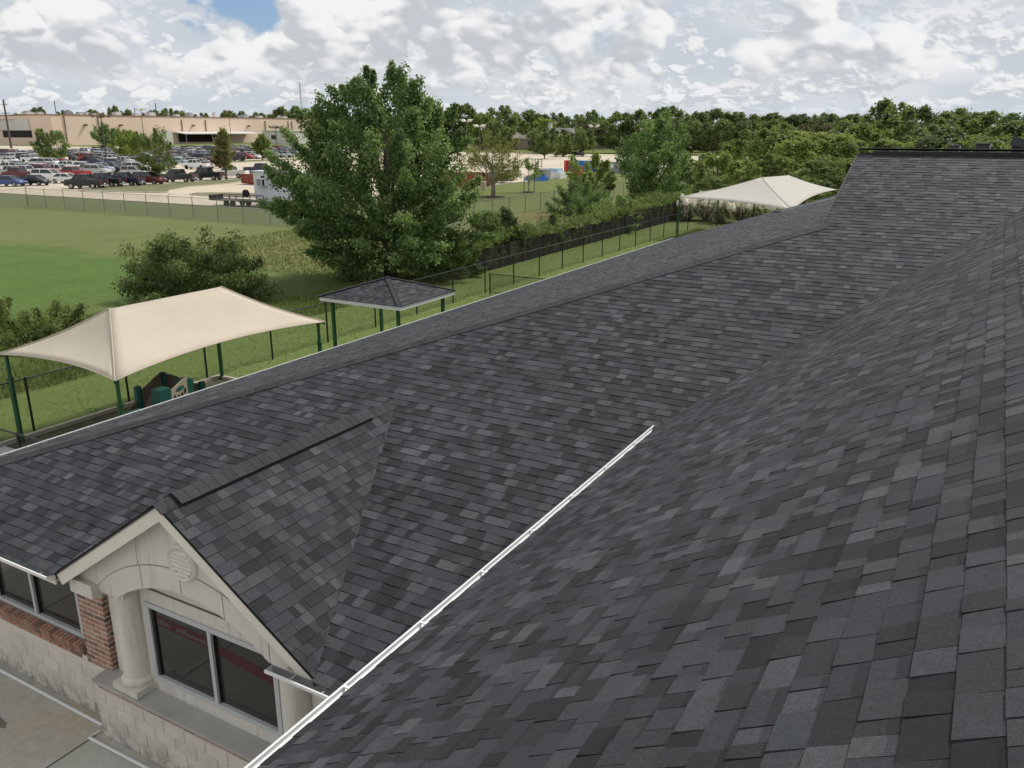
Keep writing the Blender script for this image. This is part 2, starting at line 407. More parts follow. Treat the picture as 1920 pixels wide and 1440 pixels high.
tag(g.build('control_joint', mat('joint_filler', (.10, .09, .075), .95)), kind='structure')
g = MB(); r2 = random.Random(4); pts = []
for k in range(18):
    a = 2 * math.pi * k / 18; rr = r2.uniform(.65, 1.15)
    pts.append((-11.35 + .25 * rr * math.cos(a), 4.98 + .075 * rr * math.sin(a), .009))
g.face(pts); tag(g.build('oil_stain', M_STAIN), 'dark oil stain on the concrete apron', 'stain', kind='structure')

def disc(cx, cy, rx, ry, z, n=40, rot=0, irr=0, seed=1):
    q = random.Random(seed); out = []
    for k in range(n):
        a = 2 * math.pi * k / n; s_ = 1 + q.uniform(-irr, irr); x = rx * s_ * math.cos(a); y = ry * s_ * math.sin(a)
        out.append((cx + x * math.cos(rot) - y * math.sin(rot), cy + x * math.sin(rot) + y * math.cos(rot), z))
    return out
def island(poly, m, name, label):
    g = MB(); n = len(poly); cx = sum(p[0] for p in poly) / n; cy = sum(p[1] for p in poly) / n
    inner = [(cx + (x - cx) * .965, cy + (y - cy) * .965, .14) for x, y in poly]
    outer = [(x, y, .13) for x, y in poly]; low = [(x, y, 0) for x, y in poly]
    for k in range(n):
        j = (k + 1) % n
        g.face([low[k], low[j], outer[j], outer[k]]); g.face([outer[k], outer[j], inner[j], inner[k]])
    root = empty(name, (cx, cy, 0)); tag(root, kind='structure')
    g.build('kerb_edge', M_KERB, root)
    h = MB(); h.face([(x, y, .145) for x, y, z in inner]); h.build('turf', m, root)
island([(x, y) for x, y, z in disc(-86.5, 79.2, 8.0, 3.0, 0, 36, R(8))], M_ISLE, 'traffic_island', '')
island([(-114.2, 74.6), (-113, 74.2), (-110, 74.6), (-104, 75.6), (-99.5, 76.8), (-99.2, 78), (-102, 80.5), (-106.5, 88), (-107.5, 96.5), (-111.5, 106), (-114.5, 111), (-115.3, 110), (-115.2, 90), (-115, 78)], M_ISLEG, 'traffic_island', '')
island([(-183, 150), (-179, 150), (-178, 165), (-181, 190), (-184, 200), (-188, 200), (-190, 190)], M_ISLEG, 'traffic_island', '')

# ------------------------------------------------------------------ the school building
bld = empty('school_building', (-8.5, 12, 0), 'long single storey building with charcoal shingle roofs and a cream gabled bay window', 'building')
roof = MB()
E1, YF = 2.57, 5.28                       # low eave height, front eave line
S1, S4, S3 = 1 / 3.0, .32, .625
XL = -14.70; XRK = -2.75; YR = 20.55; YEND = 43.6
def zP1(y): return E1 + S1 * (y - YF)
def zP4(x): return E1 + S4 * (x - XL)
def zP3(x): return 4.235 + S3 * (x + 3.563)
def xval(y): return ((y - YF) * S1 - 1.665) / S3 - 3.563
def yval(x): return YF + (1.665 + S3 * (x + 3.563)) / S1
ZR = zP1(YR); YH = YF + (XRK - XL) * S4 / S1      # where the hip meets the tall gable
# decks (a hand's breadth below the shingles)
dk = .004
xv = xval(YR)
GX, GZ, GS, GH, GY = -7.70, 4.09, .667, 2.28, 5.40      # gable over the bay: ridge x and height, slope, half width, front
YG = YF + (GZ - E1) / S1
def hwg(y): return max(0.0, (GZ - zP1(y)) / GS) - .015
ya = YF + .1; za = zP1(ya) - dk
roof.face([(XL, ya, za), (GX - hwg(ya), ya, za), (GX, YG, zP1(YG) - dk), (GX, 11.5, zP1(11.5) - dk), (XL + (11.5 - YF) * S1 / S4, 11.5, zP1(11.5) - dk)])
roof.face([(GX + hwg(ya), ya, za), (-3.0, ya, za), (-3.0, 10.3, zP1(10.3) - dk), (xval(11.5), 11.5, zP1(11.5) - dk), (GX, 11.5, zP1(11.5) - dk), (GX, YG, zP1(YG) - dk)])
roof.face([(XL + (11.5 - YF) * S1 / S4, 11.5, zP1(11.5) - dk), (xval(11.5), 11.5, zP1(11.5) - dk), (xv, YR, ZR - dk), (XRK, YR, ZR - dk), (XRK, YH, zP1(YH) - dk)])
roof.face([(XL, YF, E1 - dk), (XRK, YH, zP4(XRK) - dk), (XRK, YEND, zP4(XRK) - dk), (XL, YEND, E1 - dk)])
roof.face([(-3.5, -4, zP3(-3.5) - dk), (2.3, -4, zP3(2.3) - dk), (2.3, YR + .6, zP3(2.3) - dk), (xv, YR, ZR - dk), (-3.5, 10.46, zP3(-3.5) - dk)])
roof.face([(2.3, -4, zP3(2.3) - dk), (10, -4, zP3(2.3) - 4.8), (10, YR + 4, zP3(2.3) - 4.8), (2.3, YR + .6, zP3(2.3) - dk)])
roof.face([(XRK, YR, ZR - dk), (9, YR, ZR - dk), (9, YR + 12, ZR - 4), (XRK, YR + 12, ZR - 4)])
roof.face([(XRK, YH, zP4(XRK) - dk), (6, 22, 4), (6, YEND, 4), (XRK, YEND, zP4(XRK) - dk)])
RF = roof.build('roof', M_DECK, bld, fix=False)

PAL = [((.066, .068, .075), 24), ((.052, .054, .060), 24), ((.037, .038, .043), 22), ((.028, .029, .033), 12), ((.084, .086, .093), 17), ((.104, .107, .114), 9), ((.060, .065, .076), 7), ((.070, .066, .068), 3)]
PALL = [(c[0] * .72, c[1] * .73, c[2] * .755) for c, n_ in PAL for _ in range(n_)]
EXPO = .143
shing = MB(); single = []
def shingles(O, U, V, lo, hi, vmax, seed, near=False, wmul=1.0):
    """courses of laminated shingles on a plane; lo/hi(v) bound each course along U"""
    q = random.Random(seed); O = Vector(O); U = Vector(U).normalized(); V = Vector(V).normalized(); Nn = U.cross(V)
    if Nn.z < 0: Nn = -Nn
    nc = int(math.ceil(vmax / EXPO))
    for j in range(nc):
        v0 = j * EXPO; v1 = min(v0 + EXPO + .012, vmax)
        a0, b0, a1, b1 = lo(v0), hi(v0), lo(v1), hi(v1)
        u = min(a0, a1) - q.uniform(0, .3); end = max(b0, b1)
        lam = q.random() < .5; prev = None
        while u < end:
            wd = q.choice((.085, .11, .13, .15, .17, .20, .24)) * wmul * q.uniform(.9, 1.1)
            c = q.choice(PALL)
            if c is prev: c = q.choice(PALL)
            prev = c; f = q.uniform(.9, 1.1); c = (c[0] * f, c[1] * f, c[2] * f)
            if not lam: c = (c[0] * .86, c[1] * .86, c[2] * .87)
            h0 = ((.0128 if lam else .008) if (near or seed in (4, 5)) else (.0112 if lam else .0066)) + q.uniform(-.001, .0015); h1 = .002
            vv0 = v0 + (q.uniform(-.003, .003))
            uu = u + wd
            ga = .0022 if near else (.0018 if seed in (4, 5) else 0.0)
            p = [max(a0, min(b0, u + ga)), max(a0, min(b0, uu - ga)), max(a1, min(b1, uu - ga)), max(a1, min(b1, u + ga))]
            if p[1] - p[0] > .004 or p[2] - p[3] > .004:
                A = O + U * p[0] + V * vv0; B = O + U * p[1] + V * vv0; Cc = O + U * p[2] + V * v1; D = O + U * p[3] + V * v1
                vs = [A + Nn * h0, B + Nn * h0, Cc + Nn * h1, D + Nn * h1, A - Nn * .001, B - Nn * .001]
                fs = [(0, 1, 2, 3), (4, 5, 1, 0), (4, 0, 3), (5, 2, 1)]
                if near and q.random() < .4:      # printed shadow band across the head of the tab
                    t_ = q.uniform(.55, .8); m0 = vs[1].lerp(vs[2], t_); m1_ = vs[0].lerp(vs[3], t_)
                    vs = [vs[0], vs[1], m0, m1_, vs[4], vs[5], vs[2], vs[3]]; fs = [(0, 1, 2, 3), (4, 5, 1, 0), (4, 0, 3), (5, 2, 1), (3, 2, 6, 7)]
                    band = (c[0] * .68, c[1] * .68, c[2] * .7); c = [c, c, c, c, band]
                ctr = (A + Cc) * .5
                if near and in_frame(ctr): single.append(((ctr - cam.location).length, vs, fs, c))
                else: shing.add(vs, fs, c)
            u = uu
            if q.random() < .75: lam = not lam
k1 = math.hypot(1, S1); k4 = math.hypot(1, S4); k3 = math.hypot(1, S3)
# main front slope
def y1(v): return YF + .08 + v / k1
def lo1(v): y = y1(v); return XL + (y - YF) * S1 / S4 if y < YH else XRK
def hi1(v): y = y1(v); return -3.1 if y < 10.3 else xval(y) + .02
ncut = int((YG - YF - .08) * k1 / EXPO) + 1; vc = ncut * EXPO
P1O = Vector((0, YF + .08, zP1(YF + .08))); P1V = Vector((0, 1, S1)).normalized()
shingles(P1O, (1, 0, 0), P1V, lo1, lambda v: GX - hwg(y1(v)), vc, 1)
shingles(P1O, (1, 0, 0), P1V, lambda v: GX + hwg(y1(v)), hi1, vc, 21)
shingles(P1O + P1V * vc, (1, 0, 0), P1V, lambda v: lo1(v + vc), lambda v: hi1(v + vc), (YR - YF - .08) * k1 - vc, 22)
# strip behind the hip, sloping away to the playground
def x4(v): return XL - .04 + v / k4
def lo4(v): x = x4(v); return YF + (x - XL) * S4 / S1
shingles((XL - .04, 0, zP4(XL - .04)), (0, 1, 0), (1, 0, S4), lo4, lambda v: YEND, (XRK - XL) * k4, 2, wmul=1.6)
# near slope the camera stands over
X3 = -3.52
def x3(v): return X3 + v / k3
shingles((X3, 0, zP3(X3)), (0, 1, 0), (1, 0, S3), lambda v: -3.9, lambda v: yval(x3(v)) if x3(v) < xv else YR + .5, (2.3 - X3) * k3, 3, near=True)
# gable over the bay window
kg = math.hypot(1, GS)
for sgn, sd in ((1, 4), (-1, 5)):
    def hig(v):
        z = GZ - GS * GH + v * GS / kg
        return YF + (z - E1) / S1 + .03
    shingles((GX + sgn * GH, 0, GZ - GS * GH + .012), (0, 1, 0), (-sgn, 0, GS), lambda v: GY, hig, GH * kg, sd)
    dm = MB()
    dm.face([(GX, GY + .01, GZ - .0), (GX, YF + (GZ - E1) / S1, GZ - .0), (GX + sgn * GH, YF, GZ - GS * GH), (GX + sgn * GH, GY + .01, GZ - GS * GH)])
    dm.build('gable_deck', M_DECK, bld, fix=False)
single.sort(key=lambda t: t[0])
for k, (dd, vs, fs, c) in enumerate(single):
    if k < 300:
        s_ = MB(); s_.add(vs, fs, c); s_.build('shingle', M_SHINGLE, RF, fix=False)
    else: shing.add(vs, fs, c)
shing.build('shingles', M_SHINGLE, RF, fix=False, kind='stuff')

# ridge and hip caps: bent pieces lapped along the line
def cap_mesh(n1, n2, t, wd, L, lift, name, col):
    """piece lying across an edge of direction t between slopes with normals n1, n2"""
    t = t.normalized(); s1_ = t.cross(n1).normalized(); s2_ = -(t.cross(n2).normalized())
    m = MB(); top = (n1 + n2).normalized()
    def ring(o, up):
        return [o + s1_ * wd + n1 * up, o + s1_ * wd * .25 + n1 * up, o + top * (up + .004), o + s2_ * wd * .25 + n2 * up, o + s2_ * wd + n2 * up]
    a = ring(Vector((0, 0, 0)), lift + .007); b = ring(t * L, lift + .002); lowr = ring(Vector((0, 0, 0)), lift - .006)
    vs = a + b + lowr; fs = []
    for k in range(4): fs += [(k, k + 1, 6 + k, 5 + k), (10 + k, 11 + k, k + 1, k)]
    fs += [(0, 5, 10), (4, 14, 9)]
    m.add(vs, fs, col); me = m.mesh(name); me.materials.append(M_SHINGLE); return me
n1v = Vector((0, -S1, 1)).normalized(); n4v = Vector((-S4, 0, 1)).normalized()
def caps(p0, p1, na, nb, lift=.012, wd=.15):
    p0 = Vector(p0); p1 = Vector(p1); t = (p1 - p0); Ln = t.length; t = t.normalized()
    ms = [cap_mesh(na, nb, t, wd, .19, lift, 'ridge_cap', c) for c in ((.036, .037, .041), (.042, .043, .048), (.031, .032, .036))]
    k = 0
    while k * .143 < Ln - .05:
        inst(rnd.choice(ms), 'ridge_cap', RF, Matrix.Translation(p0 + t * (k * .143))); k += 1
caps((XL, YF, E1), (XRK, YH, zP1(YH)), n1v, n4v)
gl = Vector((-GS, 0, 1)).normalized(); gr = Vector((GS, 0, 1)).normalized()
vent_m = MB()
vent_m.prism([(GX - .12, GZ - .12 * GS), (GX + .155, GZ - .155 * GS), (GX + .155, GZ - .155 * GS + .055), (GX, GZ + .052), (GX - .12, GZ - .12 * GS + .05)], 'y', 5.66, 9.05)
vent_m.build('ridge_vent', M_BLACK, RF)
caps((GX, 5.62, GZ), (GX, 9.05, GZ), gr, gl, lift=.056, wd=.155)
caps((GX, 5.36, GZ), (GX, 5.62, GZ), gr, gl, lift=.014)
caps((GX, 9.05, GZ), (GX, 9.86, GZ), gr, gl, lift=.014)
nb = Vector((0, S1, 1)).normalized()
caps((XRK, YR, ZR), (xv + .5, YR, ZR), nb, n1v, lift=.05, wd=.16)
v2 = MB(); v2.box(XRK + .3, xv + .4, YR - .16, YR + .16, ZR - .045, ZR + .04); v2.build('ridge_vent', M_BLACK, RF)
# roof penetrations behind the ridge
for nm, x, w_, y, z1, kind in (('roof_vent', -.90, .20, 21.3, 7.83, 0), ('roof_vent', -.36, .27, 21.4, 7.86, 1), ('roof_vent', .28, .20, 21.2, 7.98, 2)):
    r_ = MB()
    if kind < 2:
        r_.box(x - w_ / 2, x + w_ / 2, y, y + .22, 7.2, z1)
        if kind: r_.box(x - w_ / 2 - .02, x + w_ / 2 + .05, y - .03, y + .28, z1 - .012, z1 + .012)
        o = r_.build(nm, mat('slate_grey_metal', (.05, .055, .065), .5), RF)
        e_ = MB(); e_.box(x + w_ / 2 - .004, x + w_ / 2 + .018, y - .012, y - .001, 7.4, z1 - .015); e_.build('seam', M_GALV, RF)
    else:
        r_.box(x - .10, x + .10, y, y + .2, 7.2, z1 - .06)
        Mh = Matrix.Translation((x, y + .06, z1 - .08)) @ Matrix.Rotation(R(14), 4, 'Y')
        r_.box(-.125, .125, -.14, .16, -.09, .09, Mh)
        r_.build(nm, mat('slate_grey_metal', (.05, .055, .065), .5), RF)
# gable end trim of the tall slope and the far rake of the strip
t_ = MB(); t_.prism([(16.7, zP1(16.7) - .16), (YR, ZR - .16), (YR, ZR + .012), (16.7, zP1(16.7) + .012)], 'x', XRK - .03, XRK - .002)
t_.build('rake_trim', M_BLACK, bld)
w_ = MB(); w_.prism([(16.9, 5.2), (YR + 4, 5.2), (YR, ZR - .12), (16.9, zP1(16.9) - .12)], 'x', XRK + .25, XRK + .4); w_.build('gable_wall', M_STUCCO, bld)
fl = MB(); fl.tube([(-8.2, 38.5, zP4(-8.2) + .03), (-6.6, 37.2, zP4(-6.6) + .05), (-4.6, 36.4, zP4(-4.6) + .03)], .012, 5); fl.build('loose_cable', M_WHITE, bld)
fl = MB(); fl.box(-8.5, -7.9, 38.4, 38.7, zP4(-8.2) + .01, zP4(-8.2) + .06); fl.build('cable_bracket', M_BLACK, bld)

# walls
wl = MB()
wl.box(XL + .45, -9.9, 5.97, 6.1, .0, 2.5); wl.box(-6.0, -3.3, 5.95, 6.1, 0, 2.5)
wl.box(XL + .45, XL + .6, 6.1, YEND - .3, 0, 2.55)
wl.box(-3.2, -3.05, -6, 10.4, 0, 4.15); wl.box(XL + .6, 6, YEND - .45, YEND - .3, 0, 2.6)
wl.build('wall', M_STUCCO, bld)
sof = MB(); sof.box(XL, -10.0, 5.42, 5.92, 2.44, 2.47); sof.box(-5.5, -3.3, 5.42, 5.95, 2.44, 2.47); sof.box(XL, XL + .5, 5.5, YEND, 2.44, 2.47)
sof.box(-3.48, -3.2, -6, 10.3, 4.10, 4.13)
sof.build('soffit', M_TRIM, bld)
fs_ = MB(); fs_.box(XL, -10.0, 5.40, 5.42, 2.40, 2.56); fs_.box(-5.5, -3.3, 5.40, 5.42, 2.40, 2.56); fs_.box(XL + .0, XL + .02, 5.4, YEND, 2.40, 2.56); fs_.box(-3.5, -3.48, -6, 10.35, 4.06, 4.24)
fs_.build('fascia', M_TRIM, bld)

def gutter(name, p0, p1, out, mo, mi, step=.9, wd=.12, dp=.10, caps_=True):
    """open trough: p0->p1 along its back edge, 'out' points away from the roof"""
    p0 = Vector(p0); p1 = Vector(p1); t = (p1 - p0).normalized(); o = Vector(out); L = (p1 - p0).length; up = Vector((0, 0, 1))
    prof_o = [(0, .0), (0, -dp), (.045 * wd / .12, -dp), (.075 * wd / .12, -.6 * dp), (wd, -.35 * dp), (wd, 0), (wd - .018, 0), (wd - .018, -.012)]
    prof_i = [(.004, 0), (.004, -dp + .005), (.042 * wd / .12, -dp + .005), (.070 * wd / .12, -.55 * dp), (wd - .02, -.32 * dp), (wd - .02, -.012)]
    g1, g2 = MB(), MB()
    for gg, pr in ((g1, prof_o), (g2, prof_i)):
        for a, b in zip(pr, pr[1:]):
            q = [p0 + o * a[0] + up * a[1], p1 + o * a[0] + up * a[1], p1 + o * b[0] + up * b[1], p0 + o * b[0] + up * b[1]]
            gg.face(q)
    if caps_:
        for e in (p0, p1): g1.face([e + o * a + up * b for a, b in prof_o[:6]])
    root = g1.build(name, mo, bld, fix=False)
    g2.build('trough', mi, root, fix=False)
    k = .35
    while k < L - .1:
        c = p0 + t * k; h = MB()
        h.add([c + t * s_ + o * a + up * z for z in (-.012, -.002) for a in (0, wd - .01) for s_ in (-.012, .012)], [(0, 2, 3, 1), (4, 5, 7, 6), (0, 1, 5, 4), (2, 6, 7, 3), (0, 4, 6, 2), (1, 3, 7, 5)])
        h.build('hanger', mi, root); k += step
    return root
gutter('gutter', (XL, 5.40, 2.575), (-9.98, 5.40, 2.575), (0, -1, 0), M_WHITE, M_GALV, 1.05)
gutter('gutter', (-6.08, 5.40, 2.575), (-3.4, 5.40, 2.575), (0, -1, 0), M_WHITE, M_GALV, .45)
gutter('gutter', (-3.50, -6, 4.245), (-3.50, 10.28, 4.245), (-1, 0, 0), M_WHITE, M_WHITE, .95)
gutter('gutter', (XL - .01, YF - .1, 2.565), (XL - .01, YEND, 2.565), (-1, 0, 0), M_WHITE, M_GALV, 1.2)

# gable front: fascia boards, soffit, stucco face with an arched opening
gb = MB()
for sgn in (-1, 1):
    dv = Vector((sgn, 0, -GS)).normalized(); nv = Vector((sgn * GS, 0, 1)).normalized()
    a = Vector((GX, 0, GZ - .012)); b = a + dv * (GH * kg - .02)
    for y0, y1_, t0, t1 in ((GY + .01, GY + .045, -.165, 0),):
        vs = [Vector((p.x, y, p.z)) for y in (y0, y1_) for p in (a, b, b + nv * -.165, Vector((GX, 0, GZ - .012 - .165 * kg)))]
        gb.add(vs, [(0, 1, 2, 3), (7, 6, 5, 4), (0, 4, 5, 1), (1, 5, 6, 2), (2, 6, 7, 3), (3, 7, 4, 0)])
gb.build('rake_fascia', M_TRIM, bld)
gb = MB()
for sgn in (-1, 1):
    dv = Vector((sgn, 0, -GS)).normalized(); nv = Vector((sgn * GS, 0, 1)).normalized()
    a = Vector((GX, 0, GZ - .012)); b = a + dv * (GH * kg + .01)
    gb.add([Vector((p.x, y, p.z)) for y in (GY - .005, GY + .07) for p in (a - nv * .012, b - nv * .012, b + nv * .008, a + nv * .008)], [(0, 1, 2, 3), (7, 6, 5, 4), (0, 4, 5, 1), (1, 5, 6, 2), (2, 6, 7, 3), (3, 7, 4, 0)])
gb.build('drip_edge', M_BLACK, bld)
gb = MB()
for sgn in (-1, 1):
    z0 = GZ - .13; gb.face([(GX, GY + .04, z0), (GX, 5.62, z0), (GX + sgn * GH, 5.62, z0 - GS * GH), (GX + sgn * GH, GY + .04, z0 - GS * GH)])
gb.build('gable_soffit', M_TRIM, bld)
AC, AZ, AR, BR = -7.66, .68, 2.18, 2.48          # arch centre, radii (inner, outer) : apex 2.86 / 3.16
FY = 5.60
def arch(x, r): return AZ + math.sqrt(max(0, r * r - (x - AC) ** 2))
def rake(x): return GZ - .165 * kg - GS * abs(x - GX) + .05
gf = MB(); xs = [AC - 2.30 + k * .05 for k in range(93)]
def zlow(x): return arch(x, AR) if abs(x - AC) < 1.22 else 2.40
for a, b in zip(xs, xs[1:]):
    za0, zb0 = zlow(a), zlow(b); za1, zb1 = max(rake(a), za0 + .001), max(rake(b), zb0 + .001)
    gf.face([(a, FY, za0), (b, FY, zb0), (b, FY, zb1), (a, FY, za1)])
    gf.face([(a, FY, za0), (a, 5.84, za0), (b, 5.84, zb0), (b, FY, zb0)])
GF = gf.build('gable_face', M_STUCCO, bld, fix=False)
def panel(name, xa, xb, zl, zh, y0, n=14, parent=bld, m=M_STUCCO):
    p = MB(); st = [xa + (xb - xa) * k / n for k in range(n + 1)]
    for a, b in zip(st, st[1:]):
        if zh(a) - zl(a) < .01 and zh(b) - zl(b) < .01: continue
        A = [(a, y0, zl(a)), (b, y0, zl(b)), (b, y0, max(zh(b), zl(b))), (a, y0, max(zh(a), zl(a)))]
        p.face(A)
        p.face([(a, y0, A[3][2]), (b, y0, A[2][2]), (b, FY, A[2][2]), (a, FY, A[3][2])])
        p.face([(a, y0, A[0][2]), (a, FY, A[0][2]), (b, FY, A[1][2]), (b, y0, A[1][2])])
    for x in (xa, xb):
        if zh(x) - zl(x) > .01: p.face([(x, y0, zl(x)), (x, y0, zh(x)), (x, FY, zh(x)), (x, FY, zl(x))])
    return p.build(name, m, parent, fix=True)
jn = .007
bounds = [-9.05, -8.42, -7.69, -6.98, -6.30, -5.85]
for a, b in zip(bounds, bounds[1:]):
    panel('arch_stone', a + jn, b - jn, lambda x: max(arch(x, AR), 2.40), lambda x: min(arch(x, BR), rake(x)), FY - .03)
pb = [-9.80, -8.46, -5.75]
for a, b in zip(pb, pb[1:]):
    panel('stucco_panel', a + jn, b - jn, lambda x: max(arch(x, BR) + .014, 2.42) if abs(x - AC) < 2.4 else 2.42, lambda x: rake(x), FY - .018, 26)
# return blocks over the piers
for xa, xb in ((-9.86, -9.40), (-5.98, -5.60)):
    pr_ = MB(); pr_.box(xa, xb, 5.50, 5.86, 2.30, 2.50); pr_.build('capital_block', M_STUCCO, bld)
pr_ = MB(); pr_.box(-9.40, -9.06, 5.62, 5.86, 2.36, 2.6); pr_.build('capital_return', M_STUCCO, bld)
# round louvre
vx, vz = -7.60, 3.30
lv = MB(); n_ = 32
for r0, r1, ya, yb in ((.18, .21, FY - .045, FY - .075), (.21, .24, FY - .075, FY - .045), (.24, .252, FY - .045, FY - .01)):
    for k in range(n_):
        a, b = 2 * math.pi * k / n_, 2 * math.pi * (k + 1) / n_
        lv.face([(vx + r0 * math.cos(a), ya, vz + r0 * math.sin(a)), (vx + r0 * math.cos(b), ya, vz + r0 * math.sin(b)), (vx + r1 * math.cos(b), yb, vz + r1 * math.sin(b)), (vx + r1 * math.cos(a), yb, vz + r1 * math.sin(a))])
LV = lv.build('round_louvre', M_TRIM, bld, smooth=False)
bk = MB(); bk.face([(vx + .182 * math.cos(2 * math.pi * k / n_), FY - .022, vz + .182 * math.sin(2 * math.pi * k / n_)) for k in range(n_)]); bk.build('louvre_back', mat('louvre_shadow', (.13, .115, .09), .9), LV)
for k in range(6):
    z = vz - .145 + k * .056; hw = math.sqrt(max(.0001, .178 ** 2 - (z - vz) ** 2)); s_ = MB()
    s_.add([(vx - hw, FY - .028, z + .03), (vx + hw, FY - .028, z + .03), (vx + hw, FY - .062, z - .008), (vx - hw, FY - .062, z - .008), (vx - hw, FY - .028, z + .022), (vx + hw, FY - .028, z + .022), (vx + hw, FY - .062, z - .016), (vx - hw, FY - .062, z - .016)], [(0, 1, 2, 3), (7, 6, 5, 4), (0, 4, 5, 1), (1, 5, 6, 2), (2, 6, 7, 3), (3, 7, 4, 0)])
    s_.build('louvre_slat', M_TRIM, LV)
# bay wall behind the columns, with its pair of windows
WY = 5.83
bw = MB(); bw.box(-9.6, -8.80, WY, WY + .2, .9, 2.6); bw.box(-6.48, -5.6, WY, WY + .2, .9, 2.45); bw.box(-8.80, -6.48, WY, WY + .2, 2.30, 2.95); bw.box(-8.80, -6.48, WY, WY + .2, .9, 1.13)
bw.build('bay_wall', M_STUCCO, bld)
sl = MB(); sl.box(-8.75, -6.75, WY - .006, WY + .001, 2.50, 2.53); sl.build('drip_slot', mat('dark_joint', (.13, .11, .09), .9), bld)
def window(x0, x1, z0, z1, y, mull, parent=bld):
    fr = MB(); t = .07
    fr.box(x0, x1, y - .02, y + .08, z0, z0 + t); fr.box(x0, x1, y - .02, y + .08, z1 - t, z1)
    fr.box(x0, x0 + t, y - .02, y + .08, z0 + t, z1 - t); fr.box(x1 - t, x1, y - .02, y + .08, z0 + t, z1 - t)
    root = fr.build('window', M_WFRAME, parent)
    ed = [x0 + t] + list(mull) + [x1 - t]
    for mx_ in mull:
        m_ = MB(); m_.box(mx_ - .03, mx_ + .03, y - .03, y + .07, z0 + t, z1 - t); m_.build('mullion', M_WFRAME, root)
    for a, b in zip(ed, ed[1:]):
        p_ = MB(); p_.box(a, b, y + .03, y + .045, z0 + t, z1 - t); p_.build('pane', M_GLASS, root)
        for aa, bb in ((a + .0, a + .045), (b - .015, b)):
            q_ = MB(); q_.box(aa, bb, y + .005, y + .029, z0 + t, z1 - t); q_.build('gasket', M_BLACK, root)
    return root
WB = window(-8.80, -6.48, 1.13, 2.30, WY, (-7.60,))
wl_ = window(-14.2, -10.36, 1.17, 2.30, 5.88, (-13.4, -12.5, -11.50))
# mirrored writing in the bay glass: reflection painted as red strips and white strokes
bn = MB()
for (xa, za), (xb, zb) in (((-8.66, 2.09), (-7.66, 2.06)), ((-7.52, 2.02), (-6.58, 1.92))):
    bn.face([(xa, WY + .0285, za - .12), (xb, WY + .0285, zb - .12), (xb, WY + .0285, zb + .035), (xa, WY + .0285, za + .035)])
bn.build('reflected_band', M_RED, WB, fix=False)
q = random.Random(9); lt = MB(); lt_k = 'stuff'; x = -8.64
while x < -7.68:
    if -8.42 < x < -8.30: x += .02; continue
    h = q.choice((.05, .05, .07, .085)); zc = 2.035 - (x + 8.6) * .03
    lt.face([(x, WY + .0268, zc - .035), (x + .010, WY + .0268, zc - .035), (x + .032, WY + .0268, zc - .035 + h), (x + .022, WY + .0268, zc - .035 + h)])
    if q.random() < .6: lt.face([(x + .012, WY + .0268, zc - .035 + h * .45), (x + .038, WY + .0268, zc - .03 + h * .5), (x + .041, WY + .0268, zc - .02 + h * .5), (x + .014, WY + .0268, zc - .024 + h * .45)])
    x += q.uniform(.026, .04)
lt.build('reflected_lettering', M_PRINTREFL, WB, fix=False, kind='stuff')
bn = MB(); bn.face([(-14.0, 5.9085, 2.08), (-10.44, 5.9085, 2.03), (-10.44, 5.9085, 2.16), (-14.0, 5.9085, 2.24)]); bn.build('reflected_band', M_RED, wl_, fix=False)  # the painted red reflection carried on across the left windows
# columns
def column(cx, cy):
    c = MB(); z0, z1 = .94, 2.66
    prof = [(ra * .74, zz) for ra, zz in [(.30, 0.10), (.315, .13), (.315, .16), (.29, .19), (.265, .21), (.262, .3), (.255, 1.0), (.252, 1.55), (.252, 1.72)]]
    n = 28
    for (ra, za), (rb, zb) in zip(prof, prof[1:]):
        for k in range(n):
            a, b = 2 * math.pi * k / n, 2 * math.pi * (k + 1) / n
            c.face([(cx + ra * math.cos(a), cy + ra * math.sin(a), z0 + za), (cx + ra * math.cos(b), cy + ra * math.sin(b), z0 + za), (cx + rb * math.cos(b), cy + rb * math.sin(b), z0 + zb), (cx + rb * math.cos(a), cy + rb * math.sin(a), z0 + zb)])
    o = c.build('column', M_STUCCO, bld, smooth=True)
    b = MB(); b.box(cx - .25, cx + .25, cy - .25, cy + .1, .945, 1.04); b.build('plinth', M_STUCCO, o)
column(-9.10, 5.80); column(-6.16, 5.80)
# low wall, ledge, blocks and bricks
lw = MB(); lw.box(-9.77, -5.4, 5.565, 5.83, 0, .86); lw.box(-15, -9.70, 5.795, 5.95, 0, .90); lw.build('low_wall', M_MORTAR, bld)
lg = MB(); lg.add([(-9.80, 5.53, .88), (-5.4, 5.53, .88), (-5.4, 5.85, .88), (-9.80, 5.85, .88), (-9.80, 5.53, .935), (-5.4, 5.53, .935), (-5.4, 5.85, .95), (-9.80, 5.85, .95)], [(0, 3, 2, 1), (4, 5, 6, 7), (0, 1, 5, 4), (1, 2, 6, 5), (2, 3, 7, 6), (3, 0, 4, 7)])
lg.build('ledge', mat('grey_ledge', (.40, .38, .35), .85, var=.12, vscale=2), bld)
def slab(name, lx, ly, lz, m, bev=.004):
    bm = bmesh.new(); bmesh.ops.create_cube(bm, size=1.0, matrix=Matrix.Diagonal((lx, ly, lz, 1)))
    bmesh.ops.bevel(bm, geom=[e for e in bm.edges], offset=bev, segments=1, affect='EDGES', clamp_overlap=True)
    me = bpy.data.meshes.new(name); bm.to_mesh(me); bm.free(); me.materials.append(m); return me
blk = slab('block', .385, .05, .19, M_BLOCK, .008); blkh = slab('block', .19, .05, .19, M_BLOCK, .008)
LW = [o for o in bld.children if o.name == 'low_wall'][0]
